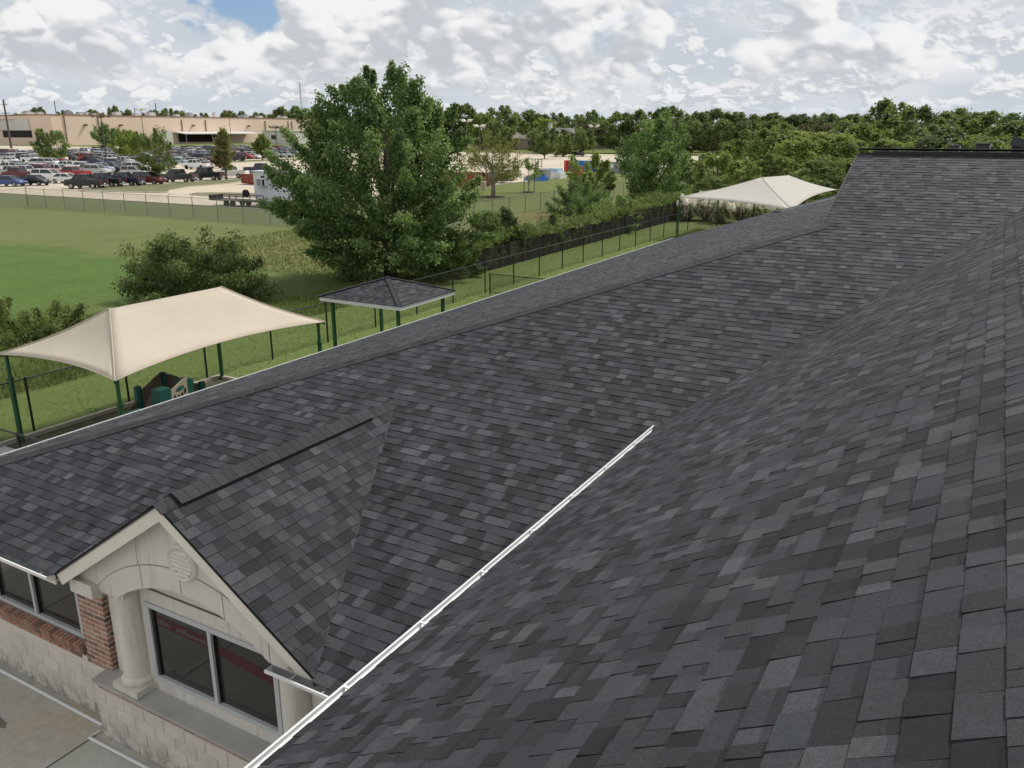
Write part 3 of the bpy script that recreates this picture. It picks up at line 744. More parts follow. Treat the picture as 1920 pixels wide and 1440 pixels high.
for row in range(4):
    z = .10 + row * .2 - .0
    for x0, x1, y in ((-9.77, -5.4, 5.578), (-13.4, -9.80, 5.808)):
        x = x0 + (.2 if row % 2 else 0)
        if row % 2: inst(blkh, 'block', LW, Matrix.Translation((x0 + .096, y, z)))
        while x + .39 <= x1 + .01:
            inst(blk, 'block', LW, Matrix.Translation((x + .195, y + rnd.uniform(-.002, .002), z))); x += .395
br = slab('brick', .229, .09, .064, M_BRICK, .003); brs = slab('brick', .107, .09, .064, M_BRICK, .003); brh = slab('brick', .066, .09, .064, M_BRICK, .003); brq = slab('brick', .188, .09, .064, M_BRICK, .003)
rowl = slab('brick', .062, .12, .145, M_BRICK, .003); sold = slab('brick', .062, .09, .19, M_BRICK, .003)
side = slab('brick', .09, .145, .064, M_BRICK, .003)
def pier(xa, xb, ya, yb, z0, z1):
    core = MB(); core.box(xa + .004, xb - .004, ya + .005, yb, z0, z1); P = core.build('pier', M_MORTAR, bld)
    z = z0 + .04; row = 0
    while z < z1 - .24:
        x = xb
        lens = ((br, .234), (br, .234), (brh, .071)) if row % 2 == 0 else ((brs, .112), (br, .234), (brq, .193))
        for me, ll in lens:
            inst(me, 'brick', P, Matrix.Translation((x - ll / 2, ya + .045 + rnd.uniform(-.002, .002), z))); x -= ll + .0105
        inst(side, 'brick', P, Matrix.Translation((xb - .0445, (ya + yb) / 2 + (.012 if row % 2 else .05) + .03, z)))
        z += .0795; row += 1
    x = xa + .04
    while x < xb - .02:
        inst(sold, 'brick', P, Matrix.Translation((x, ya + .045, z1 - .10))); x += .0795
pier(-10.24, -9.68, 5.78, 5.95, .90, 2.30)
pier(-5.72, -5.16, 5.78, 5.95, .90, 2.30)
SILL = MB(); SILL.box(-14.8, -10.25, 5.785, 5.96, .90, 1.0); SILL.box(-14.8, -10.25, 5.765, 5.96, 1.001, 1.13); SI = SILL.build('brick_sill', M_MORTAR, bld)
x = -13.3
while x < -10.27:
    inst(rowl, 'brick', SI, Matrix.Translation((x, 5.80, 1.09)) @ Matrix.Rotation(R(10), 4, 'X')); x += .0795
x = -13.3
while x < -10.4:
    inst(br, 'brick', SI, Matrix.Translation((x + .12, 5.815, .95))); x += .245
x = -9.72
while x < -5.6:
    inst(br, 'brick', LW, Matrix.Translation((x + .12, 5.606, .846))); x += .245
st_ = MB(); st_.tube([(-14, 5.62, .02), (-12.6, 5.66, .02), (-11.2, 5.66, .02), (-9.95, 5.66, .02)], .022, 6)
st_.tube([(-9.86, 5.56, .03), (-9.86, 5.40, .03), (-8.5, 5.42, .03), (-5.6, 5.42, .03)], .022, 6)
st_.build('base_trim', M_WHITE, bld)

# ------------------------------------------------------------------ playground: shade canopies, pavilion, climber
def canopy(name, c, ridge, m, label, posts, bw=.042):
    """c: four corners front-left, front-right, back-right, back-left; ridge: two points (left end, right end)"""
    c = [Vector(p) for p in c]; r0, r1 = Vector(ridge[0]), Vector(ridge[1]); ctr = (c[0] + c[1] + c[2] + c[3]) / 4
    root = empty(name, (ctr.x, ctr.y, 0), label, 'shade canopy')
    mb = MB(); n, k = 16, 8
    for (a, b, ra, rb) in ((c[1], c[2], r0, r1), (c[3], c[0], r1, r0), (c[0], c[1], r0, r0), (c[2], c[3], r1, r1)):
        L = (b - a).length; inw = (ctr - (a + b) / 2); inw.z = 0; inw = inw.normalized()
        grid = []
        for j in range(k + 1):
            t = j / k; row = []
            for i in range(n + 1):
                s_ = i / n; e = a.lerp(b, s_); bow = 4 * s_ * (1 - s_)
                e = e + inw * bow * L * bw + Vector((0, 0, bow * L * bw * .47))
                top = ra.lerp(rb, s_)
                p = e.lerp(top, t); p.z -= math.sin(math.pi * t) * .10 + bow * (1 - t) * t * .1
                row.append(p)
            grid.append(row)
        base = len(mb.v)
        for row in grid: mb.v.extend([tuple(p) for p in row])
        for j in range(k):
            for i in range(n):
                q = base + j * (n + 1) + i; mb.f.append((q, q + 1, q + n + 2, q + n + 1)); mb.c.append(None)
    o = mb.build('canopy', m, root, smooth=True, fix=False)
    so = o.modifiers.new('thickness', 'SOLIDIFY'); so.thickness = .012
    hem = MB()
    for a, b in ((c[0], c[1]), (c[1], c[2]), (c[2], c[3]), (c[3], c[0])):
        L = (b - a).length; inw = (ctr - (a + b) / 2); inw.z = 0; inw = inw.normalized(); pts = []
        for i in range(17):
            s_ = i / 16; bow = 4 * s_ * (1 - s_); pts.append(a.lerp(b, s_) + inw * bow * L * bw + Vector((0, 0, bow * L * bw * .47)))
        hem.tube(pts, .014, 5)
    hem.build('edge_cable', m, root)
    for a, b in ((c[0], r0), (c[1], r0), (c[2], r1), (c[3], r1)):
        sm_ = MB(); sm_.tube([a.lerp(b, k_ / 10) + Vector((0, 0, .012 - math.sin(math.pi * k_ / 10) * .10)) for k_ in range(11)], .016, 5); sm_.build('seam', m, root)
    for px, py, pz in posts:
        p = MB(); p.tube([(px, py, 0), (px, py, pz * .72)], .068, 12); p.tube([(px, py, pz * .72), (px, py, pz * .745)], .085, 12)
        p.tube([(px, py, pz * .745), (px, py, pz + .02)], .05, 10); p.build('post', M_GPOST, root)
    fr = MB()
    for a, b in ((c[0], r0), (c[1], r0), (c[2], r1), (c[3], r1), (r0, r1)):
        dn = Vector((0, 0, -.22)); fr.tube([a + Vector((0, 0, -.05)), (a + b) / 2 + dn, b + Vector((0, 0, -.12))], .035, 6)
    fr.build('frame', M_GPOST, root)
    return root
cz = 2.50
canopy('shade_canopy', [(-22.2, 11.55, cz), (-17.35, 11.55, cz), (-17.35, 18.8, cz), (-22.2, 18.8, cz)], [(-19.75, 13.3, 3.66), (-19.75, 17.0, 3.66)], M_SHADE,
       'large tan fabric shade canopy on green posts over the climbing frame', [(-22.05, 11.7, cz), (-17.5, 11.7, cz), (-17.5, 18.65, cz), (-22.05, 18.65, cz)])
canopy('shade_canopy', [(-21.5, 64, 3.12), (-12.0, 60.5, 2.85), (-11.2, 73.2, 3.55), (-21.2, 74, 3.2)], [(-16.0, 67.5, 4.66), (-14.7, 71.1, 4.70)], M_SHADE2,
       'pale shade canopy beyond the far end of the roof by pampas grass', [(-21.4, 64.1, 3.1), (-15.6, 64.3, 3.35), (-12.2, 60.7, 2.85), (-11.4, 73.0, 3.5), (-21.1, 73.9, 3.2)], bw=.03)

def pavilion():
    x0, x1, y0, y1, zb, zt = -20.3, -16.75, 21.8, 25.1, 2.50, 3.08
    cx, cy = (x0 + x1) / 2, (y0 + y1) / 2
    root = empty('pavilion', (cx, cy, 0), 'small square shelter with dark shingle roof, white fascia and green posts', 'pavilion')
    f = MB(); t = .03
    f.box(x0, x1, y0, y0 + t, zb - .15, zb - .006); f.box(x0, x1, y1 - t, y1, zb - .15, zb - .006)
    f.box(x0, x0 + t, y0 + t, y1 - t, zb - .15, zb - .006); f.box(x1 - t, x1, y0 + t, y1 - t, zb - .15, zb - .006)
    f.build('fascia', M_WHITE, root)
    s_ = MB(); s_.face([(x0 + t, y0 + t, zb - .14), (x1 - t, y0 + t, zb - .14), (x1 - t, y1 - t, zb - .14), (x0 + t, y1 - t, zb - .14)]); s_.build('ceiling', M_WHITE, root)
    global shing
    keep = shing; shing = MB()
    dk_ = MB(); ap = Vector((cx, cy, zt))
    cor = [Vector((x0 - .03, y0 - .03, zb)), Vector((x1 + .03, y0 - .03, zb)), Vector((x1 + .03, y1 + .03, zb)), Vector((x0 - .03, y1 + .03, zb))]
    for i in range(4):
        a, b = cor[i], cor[(i + 1) % 4]; dk_.face([a, b, ap])
        U = (b - a).normalized(); L = (b - a).length; mid = (a + b) / 2; V = (ap - mid); H_ = V.length
        shingles(a, U, V, lambda v, H_=H_, L=L: L / 2 * v / H_, lambda v, H_=H_, L=L: L - L / 2 * v / H_, H_, 40 + i)
    de = MB(); de.box(x0 - .035, x1 + .035, y0 - .035, y1 + .035, zb - .012, zb - .001); de.build('drip_edge', M_BLACK, root)
    rf = dk_.build('roof', M_DECK, root, fix=False)
    shing.build('shingles', M_SHINGLE, rf, fix=False, kind='stuff'); shing = keep
    for i in range(4):
        a = cor[i]; t_ = ap - a; n = 18; pr = cor[i - 1]; nx = cor[(i + 1) % 4]
        na = (nx - a).cross(ap - a).normalized(); nb_ = (ap - a).cross(pr - a).normalized()
        na = na if na.z > 0 else -na; nb_ = nb_ if nb_.z > 0 else -nb_
        me = cap_mesh(nb_, na, t_, .09, .17, .008, 'ridge_cap', (.036, .037, .042))
        k = 0
        while k * .143 < t_.length - .1:
            inst(me, 'ridge_cap', rf, Matrix.Translation(a + t_.normalized() * (k * .143))); k += 1
    for px in (x0 + .32, x1 - .32):
        for py in (y0 + .3, y1 - .3):
            p = MB(); p.box(px - .05, px + .05, py - .05, py + .05, 0, zb - .12); p.build('post', M_GPOST, root)
pavilion()

def climber():
    root = empty('climbing_frame', (-18.2, 13, 0), 'brown and teal plastic toddler climbing frame under the tan shade canopy', 'climbing frame')
    def wavy(x0, y0, x1, y1, z0, zs, m, name, t=.05):
        n = len(zs) - 1; p = MB(); dv = Vector((x1 - x0, y1 - y0, 0)); nv = Vector((-dv.y, dv.x, 0)).normalized() * t
        pts = [(Vector((x0, y0, 0)) + dv * (k / n), zs[k]) for k in range(n + 1)]
        for s_ in (0, 1):
            for (a, za), (b, zb) in zip(pts, pts[1:]):
                q = [a + nv * s_ + Vector((0, 0, z0)), b + nv * s_ + Vector((0, 0, z0)), b + nv * s_ + Vector((0, 0, zb)), a + nv * s_ + Vector((0, 0, za))]; p.face(q)
        for (a, za), (b, zb) in zip(pts, pts[1:]):
            p.face([a + Vector((0, 0, za)), b + Vector((0, 0, zb)), b + nv + Vector((0, 0, zb)), a + nv + Vector((0, 0, za))])
        for a, za in (pts[0], pts[-1]): p.face([a + Vector((0, 0, z0)), a + Vector((0, 0, za)), a + nv + Vector((0, 0, za)), a + nv + Vector((0, 0, z0))])
        return p.build(name, m, root)
    def sm(a, b, n=10): return [a + (b - a) * (3 * (k / n) ** 2 - 2 * (k / n) ** 3) for k in range(n + 1)]
    P0, P1_, P2_, P3_ = (-18.1, 11.75), (-18.55, 12.95), (-19.05, 14.1), (-18.3, 14.75)
    for (x, y), h in ((P0, 1.28), (P1_, 1.80), (P2_, 1.82), (P3_, 1.50)):
        p = MB(); p.tube([(x, y, 0), (x, y, h - .03), (x, y, h)], [.10, .10, .07], 10); p.build('post', M_TEAL, root)
    wavy(*P0, *P1_, .1, sm(1.02, 1.42), M_BROWNP, 'panel')
    mid = wavy(*P1_, *P2_, .1, sm(1.62, 1.80), M_BROWNP, 'panel')
    wavy(*P2_, *P3_, .1, sm(1.78, 1.42), M_BROWNP, 'panel')
    d_ = MB(); a = Vector((P1_[0], P1_[1], 0)); b = Vector((P2_[0], P2_[1], 0)); dv = (b - a).normalized(); nv = Vector((dv.y, -dv.x, 0)) * .012; c_ = a.lerp(b, .42)
    d_.face([c_ + nv + dv * (.36 * math.cos(t * math.pi / 12)) + Vector((0, 0, 1.02 + .36 * math.sin(t * math.pi / 12))) for t in range(24)]); d_.build('round_window', M_TANP, root)
    for (x, y), h in (((-17.75, 12.3), 1.46), ((-17.7, 13.0), 1.86), ((-17.95, 13.9), 1.84)):
        p = MB(); p.box(x - .16, x + .16, y - .18, y + .18, .1, h); p.build('step_box', M_TEAL, root)
    pw = wavy(-17.55, 13.18, -17.8, 13.91, .1, sm(1.78, 1.92, 8), M_TANP, 'paw_panel')
    dv = Vector((-.25, .73, 0)).normalized(); nv = Vector((.73, .25, 0)).normalized() * .012
    for s_, z, rx, rz in ((.40, 1.72, .19, .06), (.14, 1.54, .05, .085), (.30, 1.50, .05, .09), (.46, 1.52, .05, .09), (.61, 1.60, .05, .085)):
        c_ = Vector((-17.55, 13.18, z)) + dv * s_ + nv; e = MB()
        e.face([c_ + dv * (rx * math.cos(t * math.pi / 8)) + Vector((0, 0, rz * math.sin(t * math.pi / 8))) for t in range(16)]); e.build('paw_pad', M_DARK if rz > .08 else M_TEAL, pw)
climber()
ed = MB(); ed.box(-22.28, -22.16, 8, 18.7, 0, .12); ed.box(-22.16, -15.2, 18.6, 18.72, 0, .12)
tag(ed.build('playground_border', M_CREAMP), 'pale timber border round the play surface by the fence', 'border')
pg = MB(); pg.face([(-22.16, 8, .006), (-14.4, 8, .006), (-14.4, 18.6, .006), (-22.16, 18.6, .006)]); tag(pg.build('play_surface_ground', M_PLAY), kind='structure')
pg = MB(); pg.face([(-22.3, 5.5, .012), (-19.5, 5.5, .012), (-18.3, 11.3, .012), (-22.2, 11.3, .012)]); tag(pg.build('concrete_path', mat('pale_concrete', (.52, .52, .52), .9, var=.1)), kind='structure')

# ------------------------------------------------------------------ fences
def link_mat(name, col, cell, wire, axis):
    m = bpy.data.materials.new(name); m.use_nodes = True; n = NT(m.node_tree); p = n.n['Principled BSDF']
    p.inputs['Base Color'].default_value = tuple(col) + (1,); p.inputs['Roughness'].default_value = .5
    geo = n.new('ShaderNodeNewGeometry'); x, y, z = n.sep(geo.outputs['Position']); h = y if axis == 'y' else x
    def line(s_):
        v = n.math('FRACT', n.math('DIVIDE', n.math('ADD', h, s_), cell))
        return n.math('LESS_THAN', n.math('ABSOLUTE', n.math('SUBTRACT', v, .5)), wire)
    a = n.math('MAXIMUM', line(z), line(n.math('MULTIPLY', z, -1.0)))
    n.put(p.inputs['Alpha'], a); return m
LK_BY = link_mat('black_chain_link_y', (.012, .013, .011), .075, .06, 'y'); LK_BX = link_mat('black_chain_link_x', (.012, .013, .011), .075, .06, 'x')
LK_GY = link_mat('grey_chain_link_y', (.20, .21, .19), .085, .07, 'y'); LK_GX = link_mat('grey_chain_link_x', (.20, .21, .19), .085, .07, 'x')
def fence(name, p0, p1, n, h, m, lk, label, pr=.03, rr=.022, arms=False, cat='fence', rail2=False, skip=()):
    p0 = Vector(p0 + (0,)); p1 = Vector(p1 + (0,)); root = empty(name, (p0 + p1) / 2, label, cat)
    pm = MB(); pm.tube([(0, 0, 0), (0, 0, h + .04)], pr, 8)
    t = (p1 - p0).normalized(); nv = Vector((-t.y, t.x, 0))
    if arms: pm.tube([(0, 0, h), tuple(nv * .22 + Vector((0, 0, h + .30)))], pr * .6, 5)
    me = pm.mesh('post'); me.materials.append(m)
    for k in range(n + 1):
        if k in skip: continue
        inst(me, 'post', root, Matrix.Translation(p0.lerp(p1, k / n)))
    r = MB(); r.tube([p0 + Vector((0, 0, h)), p1 + Vector((0, 0, h))], rr, 6); r.build('top_rail', m, root)
    if rail2:
        r = MB(); r.tube([p0 + Vector((0, 0, .12)), p1 + Vector((0, 0, .12))], rr, 6); r.build('bottom_rail', m, root)
    if arms:
        for k in range(3):
            r = MB(); o = nv * (.08 + .06 * k) + Vector((0, 0, h + .12 + .08 * k)); r.tube([p0 + o, p1 + o], .006, 3); r.build('barbed_wire', m, root)
    l_ = MB(); off = nv * .02; l_.face([p0 + off + Vector((0, 0, .03)), p1 + off + Vector((0, 0, .03)), p1 + off + Vector((0, 0, h)), p0 + off + Vector((0, 0, h))]); l_.build('chain_link', lk, root, fix=False)
    return root
FX = -22.42
M_FB = mat('black_fence_paint', (.010, .012, .010), .45)
M_FG = mat('galvanised_fence', (.22, .215, .19), .6, metal=.3)
fence('chain_link_fence', (FX, 3.2), (FX, 69.8), 22, 1.62, M_FB, LK_BY, 'black chain link fence running along the playground lawn parallel to the building', .034, .024)
fence('chain_link_fence', (FX, 69.8), (-8, 69.8), 5, 1.62, M_FB, LK_BX, 'black chain link fence closing the far end of the playground by pampas grass', .034, .024)
fence('low_fence', (FX + .35, 36.4), (-15.1, 36.4), 2, 1.06, M_FB, LK_BX, 'low black chain link fence crossing the lawn to the roof edge beyond the pavilion', .034, .024, rail2=True)
fence('low_fence', (FX + .2, 10.45), (-15.1, 10.45), 3, 1.06, M_FB, LK_BX, 'low black chain link fence beside the concrete path near the tan canopy', .034, .024)
fence('galvanised_fence', (-94.6, 55.6), (-43.5, 55.6), 15, 2.0, M_FG, LK_GX, 'grey chain link fence with barbed wire arms between field and parking lot', .035, .022, arms=True)
fence('galvanised_fence', (-94.6, 20), (-94.6, 55.6), 10, 2.0, M_FG, LK_GY, 'grey chain link fence with barbed wire turning the far field corner', .035, .022, arms=True)
fence('field_fence', (-42.1, 60), (-42.1, 120), 18, 1.85, M_FG, LK_GY, 'thin grey chain link fence across the brown field beyond the vine covered screen', .035, .022)
def windscreen():
    root = empty('windscreen_fence', (-26, 58, 0), 'tall black windscreen fence overgrown with vines beyond the lawn', 'fence')
    w_ = MB(); n = 90; q = random.Random(5); top = []; 
    for k in range(n + 1):
        y = 41.2 + k * (82 - 41.2) / n; top.append((y, 1.42 + q.uniform(-.08, .08) + (.25 if y > 70 else 0), q.uniform(-.06, .06)))
    for (a, za, xa), (b, zb, xb) in zip(top, top[1:]):
        w_.face([(-26 + xa * .3, a, .02), (-26 + xb * .3, b, .02), (-26 + xb, b, zb), (-26 + xa, a, za)])
    o = w_.build('screen', M_FABRIC, root, fix=False); so = o.modifiers.new('t', 'SOLIDIFY'); so.thickness = .02
    for k in range(15):
        y = 41.3 + k * 2.9; p = MB(); p.tube([(-25.93, y, 0), (-25.93 + q.uniform(-.08, .08), y + q.uniform(-.12, .12), 1.7)], .03, 6); p.build('post', mat('rusty_post', (.07, .06, .05), .9), root)
windscreen()

# ------------------------------------------------------------------ vegetation
def leaf_cloud(mb, q, c, rx, ry, rz, n, size, tone0, tone1, shell=.55, droop=0.0, aspect=.62):
    """n leaf faces spread through an ellipsoid shell, each a small bent quad"""
    for _ in range(n):
        while True:
            x, y, z = q.uniform(-1, 1), q.uniform(-1, 1), q.uniform(-1, 1); r = x * x + y * y + z * z
            if .02 < r < 1: break
        r = math.sqrt(r); rr = (shell + (1 - shell) * q.random() ** .6) if r < shell else r; k = rr / r
        p = Vector((c[0] + x * k * rx, c[1] + y * k * ry, c[2] + z * k * rz))
        nrm = Vector((x / rx, y / ry, z / rz)).normalized() * .7 + Vector((q.uniform(-1, 1), q.uniform(-1, 1), q.uniform(-.4, 1))) * .8
        nrm.normalize(); a = Vector((q.uniform(-1, 1), q.uniform(-1, 1), q.uniform(-1, 1) - droop)).cross(nrm)
        if a.length < .05: continue
        a.normalize(); b = nrm.cross(a); s_ = size * q.uniform(.6, 1.3)
        t = q.uniform(tone0, tone1)
        i = len(mb.v)
        mb.v += [tuple(p - a * s_ * .5), tuple(p + b * s_ * aspect * .5), tuple(p + a * s_ * .5), tuple(p - b * s_ * aspect * .5)]
        mb.f.append((i, i + 1, i + 2, i + 3)); mb.c.append(t)
def spray(mb, q, c, dv, s_, n, size, tone0, tone1, aspect=.62, el=1.25):
    """a leafy branch end: leaves scattered round an axis, dense at the middle and ragged at the rim"""
    dv = Vector(dv).normalized(); c = Vector(c)
    for _ in range(n):
        t = q.random() ** .8; rr = s_ * .40 * (1.05 - .6 * t)
        g_ = Vector((q.gauss(0, .55), q.gauss(0, .55), q.gauss(0, .42)))
        p = c + dv * ((t - .42) * s_ * el) + g_ * rr
        nrm = g_ * .55 + Vector((q.uniform(-1, 1), q.uniform(-1, 1), q.uniform(-.3, 1.2))) * .8
        if nrm.length < .05: continue
        nrm.normalize(); a = Vector((q.uniform(-1, 1), q.uniform(-1, 1), q.uniform(-1, 1))).cross(nrm)
        if a.length < .05: continue
        a.normalize(); b = nrm.cross(a); z = size * q.uniform(.55, 1.3); i = len(mb.v)
        mb.v += [tuple(p - a * z * .5), tuple(p + b * z * aspect * .5), tuple(p + a * z * .5), tuple(p - b * z * aspect * .5)]
        mb.f.append((i, i + 1, i + 2, i + 3)); mb.c.append(q.uniform(tone0, tone1))
def limbs(mb, q, base, h0, tips, r0, n=7):
    for t in tips:
        t = Vector(t); b = Vector(base) + Vector((0, 0, h0 * q.uniform(.6, 1.15)))
        m1 = b.lerp(t, .4) + Vector((q.uniform(-.2, .2), q.uniform(-.2, .2), q.uniform(0, .3))) * (t - b).length * .3
        mb.tube([b, m1, t], [r0 * .5, r0 * .3, r0 * .1], n, cap=False)
def tree(name, loc, h, wd, seed, lm, tm=M_TRUNK, clumps=26, leaves=300, leaf=.16, crown0=.25, shape='oval', trunk_r=.2, label=None, cat='tree', group=None, csize=.24, elong=1.25, lobes=None):
    q = random.Random(seed); root = empty(name, loc, label, cat, group); x0, y0, z0 = loc
    cr = MB(); tips = []
    cz0 = h * crown0; ch = h - cz0
    tries = 0; k = 0
    cl = list(lobes) if lobes else []
    while len(cl) < clumps and tries < 5000:
        tries += 1
        t = q.uniform(.04, 1.0); a = q.uniform(0, 2 * math.pi)
        if shape == 'oval': prof = math.sin(math.pi * min(1, t * .86 + .10)) ** .6
        elif shape == 'cone': prof = (1 - t) ** .75 * .95 + .08
        elif shape == 'vase': prof = .35 + .65 * math.sin(math.pi * min(1, t * .75 + .12))
        else: prof = math.sqrt(max(0, 1 - t * t)) * .92 + .1
        rr = wd / 2 * prof * math.sqrt(q.uniform(.12, 1.0)) * .9
        p = (rr * math.cos(a), rr * math.sin(a), cz0 + ch * t * .94)
        cl.append((p, wd * csize * q.uniform(.65, 1.25)))
    for (p, s_) in cl:
        base = q.uniform(.12, .72)
        dv = Vector((p[0], p[1], (p[2] - cz0 - ch * .25) * .9)); dv = (dv.normalized() if dv.length > .1 else Vector((0, 0, 1))) + Vector((q.uniform(-.4, .4), q.uniform(-.4, .4), q.uniform(.1, .9)))
        spray(cr, q, (x0 + p[0], y0 + p[1], z0 + p[2]), dv, s_ * 1.05, int(leaves * q.uniform(.6, 1.3)), leaf, max(0, base - .25), min(1, base + .32), el=elong)
        tips.append((x0 + p[0] * .85, y0 + p[1] * .85, z0 + p[2] - s_ * .15))
    cr.build('crown', lm, root, fix=False)
    tr = MB(); tr.tube([(x0, y0, z0 - .1), (x0 + q.uniform(-.1, .1), y0 + q.uniform(-.1, .1), z0 + h * .3), (x0 + q.uniform(-.15, .15), y0 + q.uniform(-.15, .15), z0 + h * .72)], [trunk_r * 1.25, trunk_r * .85, trunk_r * .3], 9)
    limbs(tr, q, (x0, y0, z0), h * max(.2, crown0), tips[::max(1, len(tips) // 14)], trunk_r)
    tr.build('trunk', tm, root, smooth=True, fix=False)
    return root
def dup(root, loc, label, sx=1, sz=1, rz=0, group=None):
    c = copy_tree(root); c.location = loc; c.scale = (sx, sx, sz); c.rotation_euler.z = rz; c['label'] = label
    if group: c['group'] = group
    return c
# the tall cottonwood in the middle of the view
def cottonwood():
    q = random.Random(3); lob = []
    # uneven crown read from the photograph: twin upper spires, broad skirt with a low left shoulder
    def add(r, z, a, s_): lob.append(((r * math.cos(a), r * math.sin(a), z), s_))
    rx, ry = .868, .496       # picture-right direction on the ground
    def at(u, v, z, s_): lob.append(((u * rx - v * ry, u * ry + v * rx, z), s_))
    for u, z, s_ in ((-.75, 11.0, .55), (-.55, 10.6, .8), (-1.0, 10.2, 1.0), (-1.5, 10.3, .6), (.45, 11.1, .7), (.6, 10.6, 1.0), (1.0, 10.8, .6), (.95, 10.1, 1.1), (1.55, 10.0, .9), (1.75, 9.5, .8), (-1.75, 9.7, 1.1), (-2.1, 10.0, .6), (-2.7, 9.0, .9), (-3.3, 8.8, .8), (-3.0, 8.2, 1.1), (2.3, 9.2, .9), (2.9, 8.9, .55), (2.8, 8.2, 1.0), (.1, 9.6, 1.2), (-.5, 9.3, 1.3), (-1.3, 8.9, 1.5), (1.1, 9.0, 1.5), (.4, 8.6, 1.6), (2.0, 8.4, 1.3), (-2.2, 8.3, 1.3)):
        at(u, q.uniform(-.8, .8), z, s_)
    for z, cu, hw, n in ((9.7, -.3, 2.5, 7), (9.0, -.2, 3.2, 10), (8.2, -.4, 3.9, 13), (7.4, -.7, 4.4, 15), (6.6, -.9, 4.9, 17), (5.8, -1.0, 5.2, 18), (5.0, -.9, 5.3, 22), (4.2, -.8, 5.3, 24), (3.4, -.5, 5.1, 24), (2.6, -.1, 4.7, 22), (1.8, .1, 4.4, 20), (1.0, .4, 4.0, 16), (4.6, -.3, 3.2, 12), (3.0, 0, 3.2, 14), (1.6, .2, 2.8, 12), (6.2, -.5, 3.0, 10), (7.6, -.4, 2.6, 9)):
        for k in range(n):
            a = 2 * math.pi * k / n + q.uniform(-.25, .25); r = hw * math.sqrt(q.uniform(.3, 1.0)) * .94; at(r * math.cos(a) + cu, r * math.sin(a) * .8, z + q.uniform(-.5, .5), q.uniform(.8, 1.75))
    for u, z, s_ in ((-6.0, 6.5, 1.0), (-6.2, 5.6, 1.0), (-6.3, 4.1, 1.1), (-5.9, 3.6, 1.0), (5.0, 3.6, 1.1), (5.3, 2.4, 1.0), (4.6, 5.2, 1.0), (-5.0, 7.7, 1.0), (-4.3, 8.6, .9), (3.7, 9.0, .7), (3.9, 7.6, .9)): at(u, q.uniform(-.5, .5), z, s_)
    return tree('cottonwood_tree', (-29.3, 37.4, 0), 11.4, 11, 8, L_COTTON, clumps=len(lob), leaves=430, leaf=.18, crown0=.12, trunk_r=.32, lobes=lob, label='tall leafy cottonwood tree rising above the horizon behind the small pavilion')
cottonwood()
# shrubs along the old fence line
def bush(loc, wd, h, seed, lm, label, n=14, leaf=.12, leaves=260, group=None):
    leaf *= 1.25; leaves = int(leaves * 1.8); n = int(n * 2.2)
    return tree('bush', loc, h, wd, seed, lm, clumps=n, leaves=leaves, leaf=leaf, crown0=.03, shape='dome', trunk_r=.06, label=label, cat='bush', csize=.25, group=group)
bush((-33.8, 27.4, 0), 6.4, 2.6, 21, L_BUSH, 'big dark rounded bush in the field behind the tan canopy', 30, .11, 330)
bush((-26.9, 39.8, 0), 3.8, 2.4, 23, L_BUSH, 'dark tangled bush at the foot of the cottonwood', 16, .10)
bush((-28.2, 47.5, 0), 4.4, 3.0, 24, L_BUSH, 'rounded dark bush hanging over the near end of the windscreen fence', 18, .11, 300)
bush((-27.2, 52.5, 0), 3.2, 2.3, 71, L_COTTON, 'leafy green bush leaning over the middle of the windscreen fence', 12, .11, 280)
bush((-27.6, 58.5, 0), 3.0, 2.2, 72, L_BUSH, 'dark bush behind the middle of the windscreen fence', 10, .11, 260)
bush((-27.4, 66.0, 0), 4.0, 2.6, 73, L_COTTON, 'bright bush spilling over the far part of the windscreen fence', 14, .12, 280)
bush((-27.6, 43.5, 0), 2.6, 2.0, 25, L_COTTON, 'small vine covered bush beside the windscreen fence', 9, .10)
bush((-35.6, 76.0, 0), 5.6, 2.9, 26, L_COTTON, 'grey green rounded bush left of the dense green tree', 18, .13, 260)
bush((-31.5, 18.6, 0), 3.4, 1.3, 27, L_LIGHT, 'pale green weedy bush above the left edge of the tan canopy', 10, .10, 220)
bush((-34.5, 18.2, 0), 3.6, 1.2, 28, L_LIGHT, 'pale green weedy bush at the left edge of the field', 10, .10, 220)
bush((-29.5, 21.5, 0), 3.0, 1.1, 29, L_BUSH, 'small dark bush hidden behind the ridge of the tan canopy', 9, .10, 200)
tree('green_tree', (-31.5, 86, 0), 9.0, 9.5, 31, L_COTTON, clumps=70, leaves=330, leaf=.30, crown0=.05, shape='oval', trunk_r=.25, label='dense dark green tree beside the pale far canopy', csize=.2)
tree('green_tree', (-37.2, 82, 0), 5.6, 5.5, 32, L_LIGHT, clumps=30, leaves=260, leaf=.28, crown0=.08, shape='oval', trunk_r=.15, label='lighter green tree at the left side of the dense green tree', csize=.24)
tree('yellowing_tree', (-55.8, 93, 0), 7.2, 9.4, 33, L_YELLOW, M_PALETRUNK, clumps=60, leaves=150, leaf=.22, crown0=.30, shape='vase', trunk_r=.26, label='thin yellowing tree with pale branching trunk in a mulch ring', csize=.17)
tree('staked_tree', (-56, 103, 0), 4.2, 4.4, 34, L_COTTON, M_PALETRUNK, clumps=16, leaves=150, leaf=.22, crown0=.40, shape='oval', trunk_r=.07, label='young staked tree with sparse crown on the lawn by the lot', csize=.26)
st = [o for o in C.objects if o.name == 'staked_tree'][0]
for ax in (-.9, .75):
    p = MB(); p.tube([(-56 + ax, 103 + .2, 0), (-56 + ax, 103.2, 2.2)], .05, 6); p.build('stake', M_POLE, st)
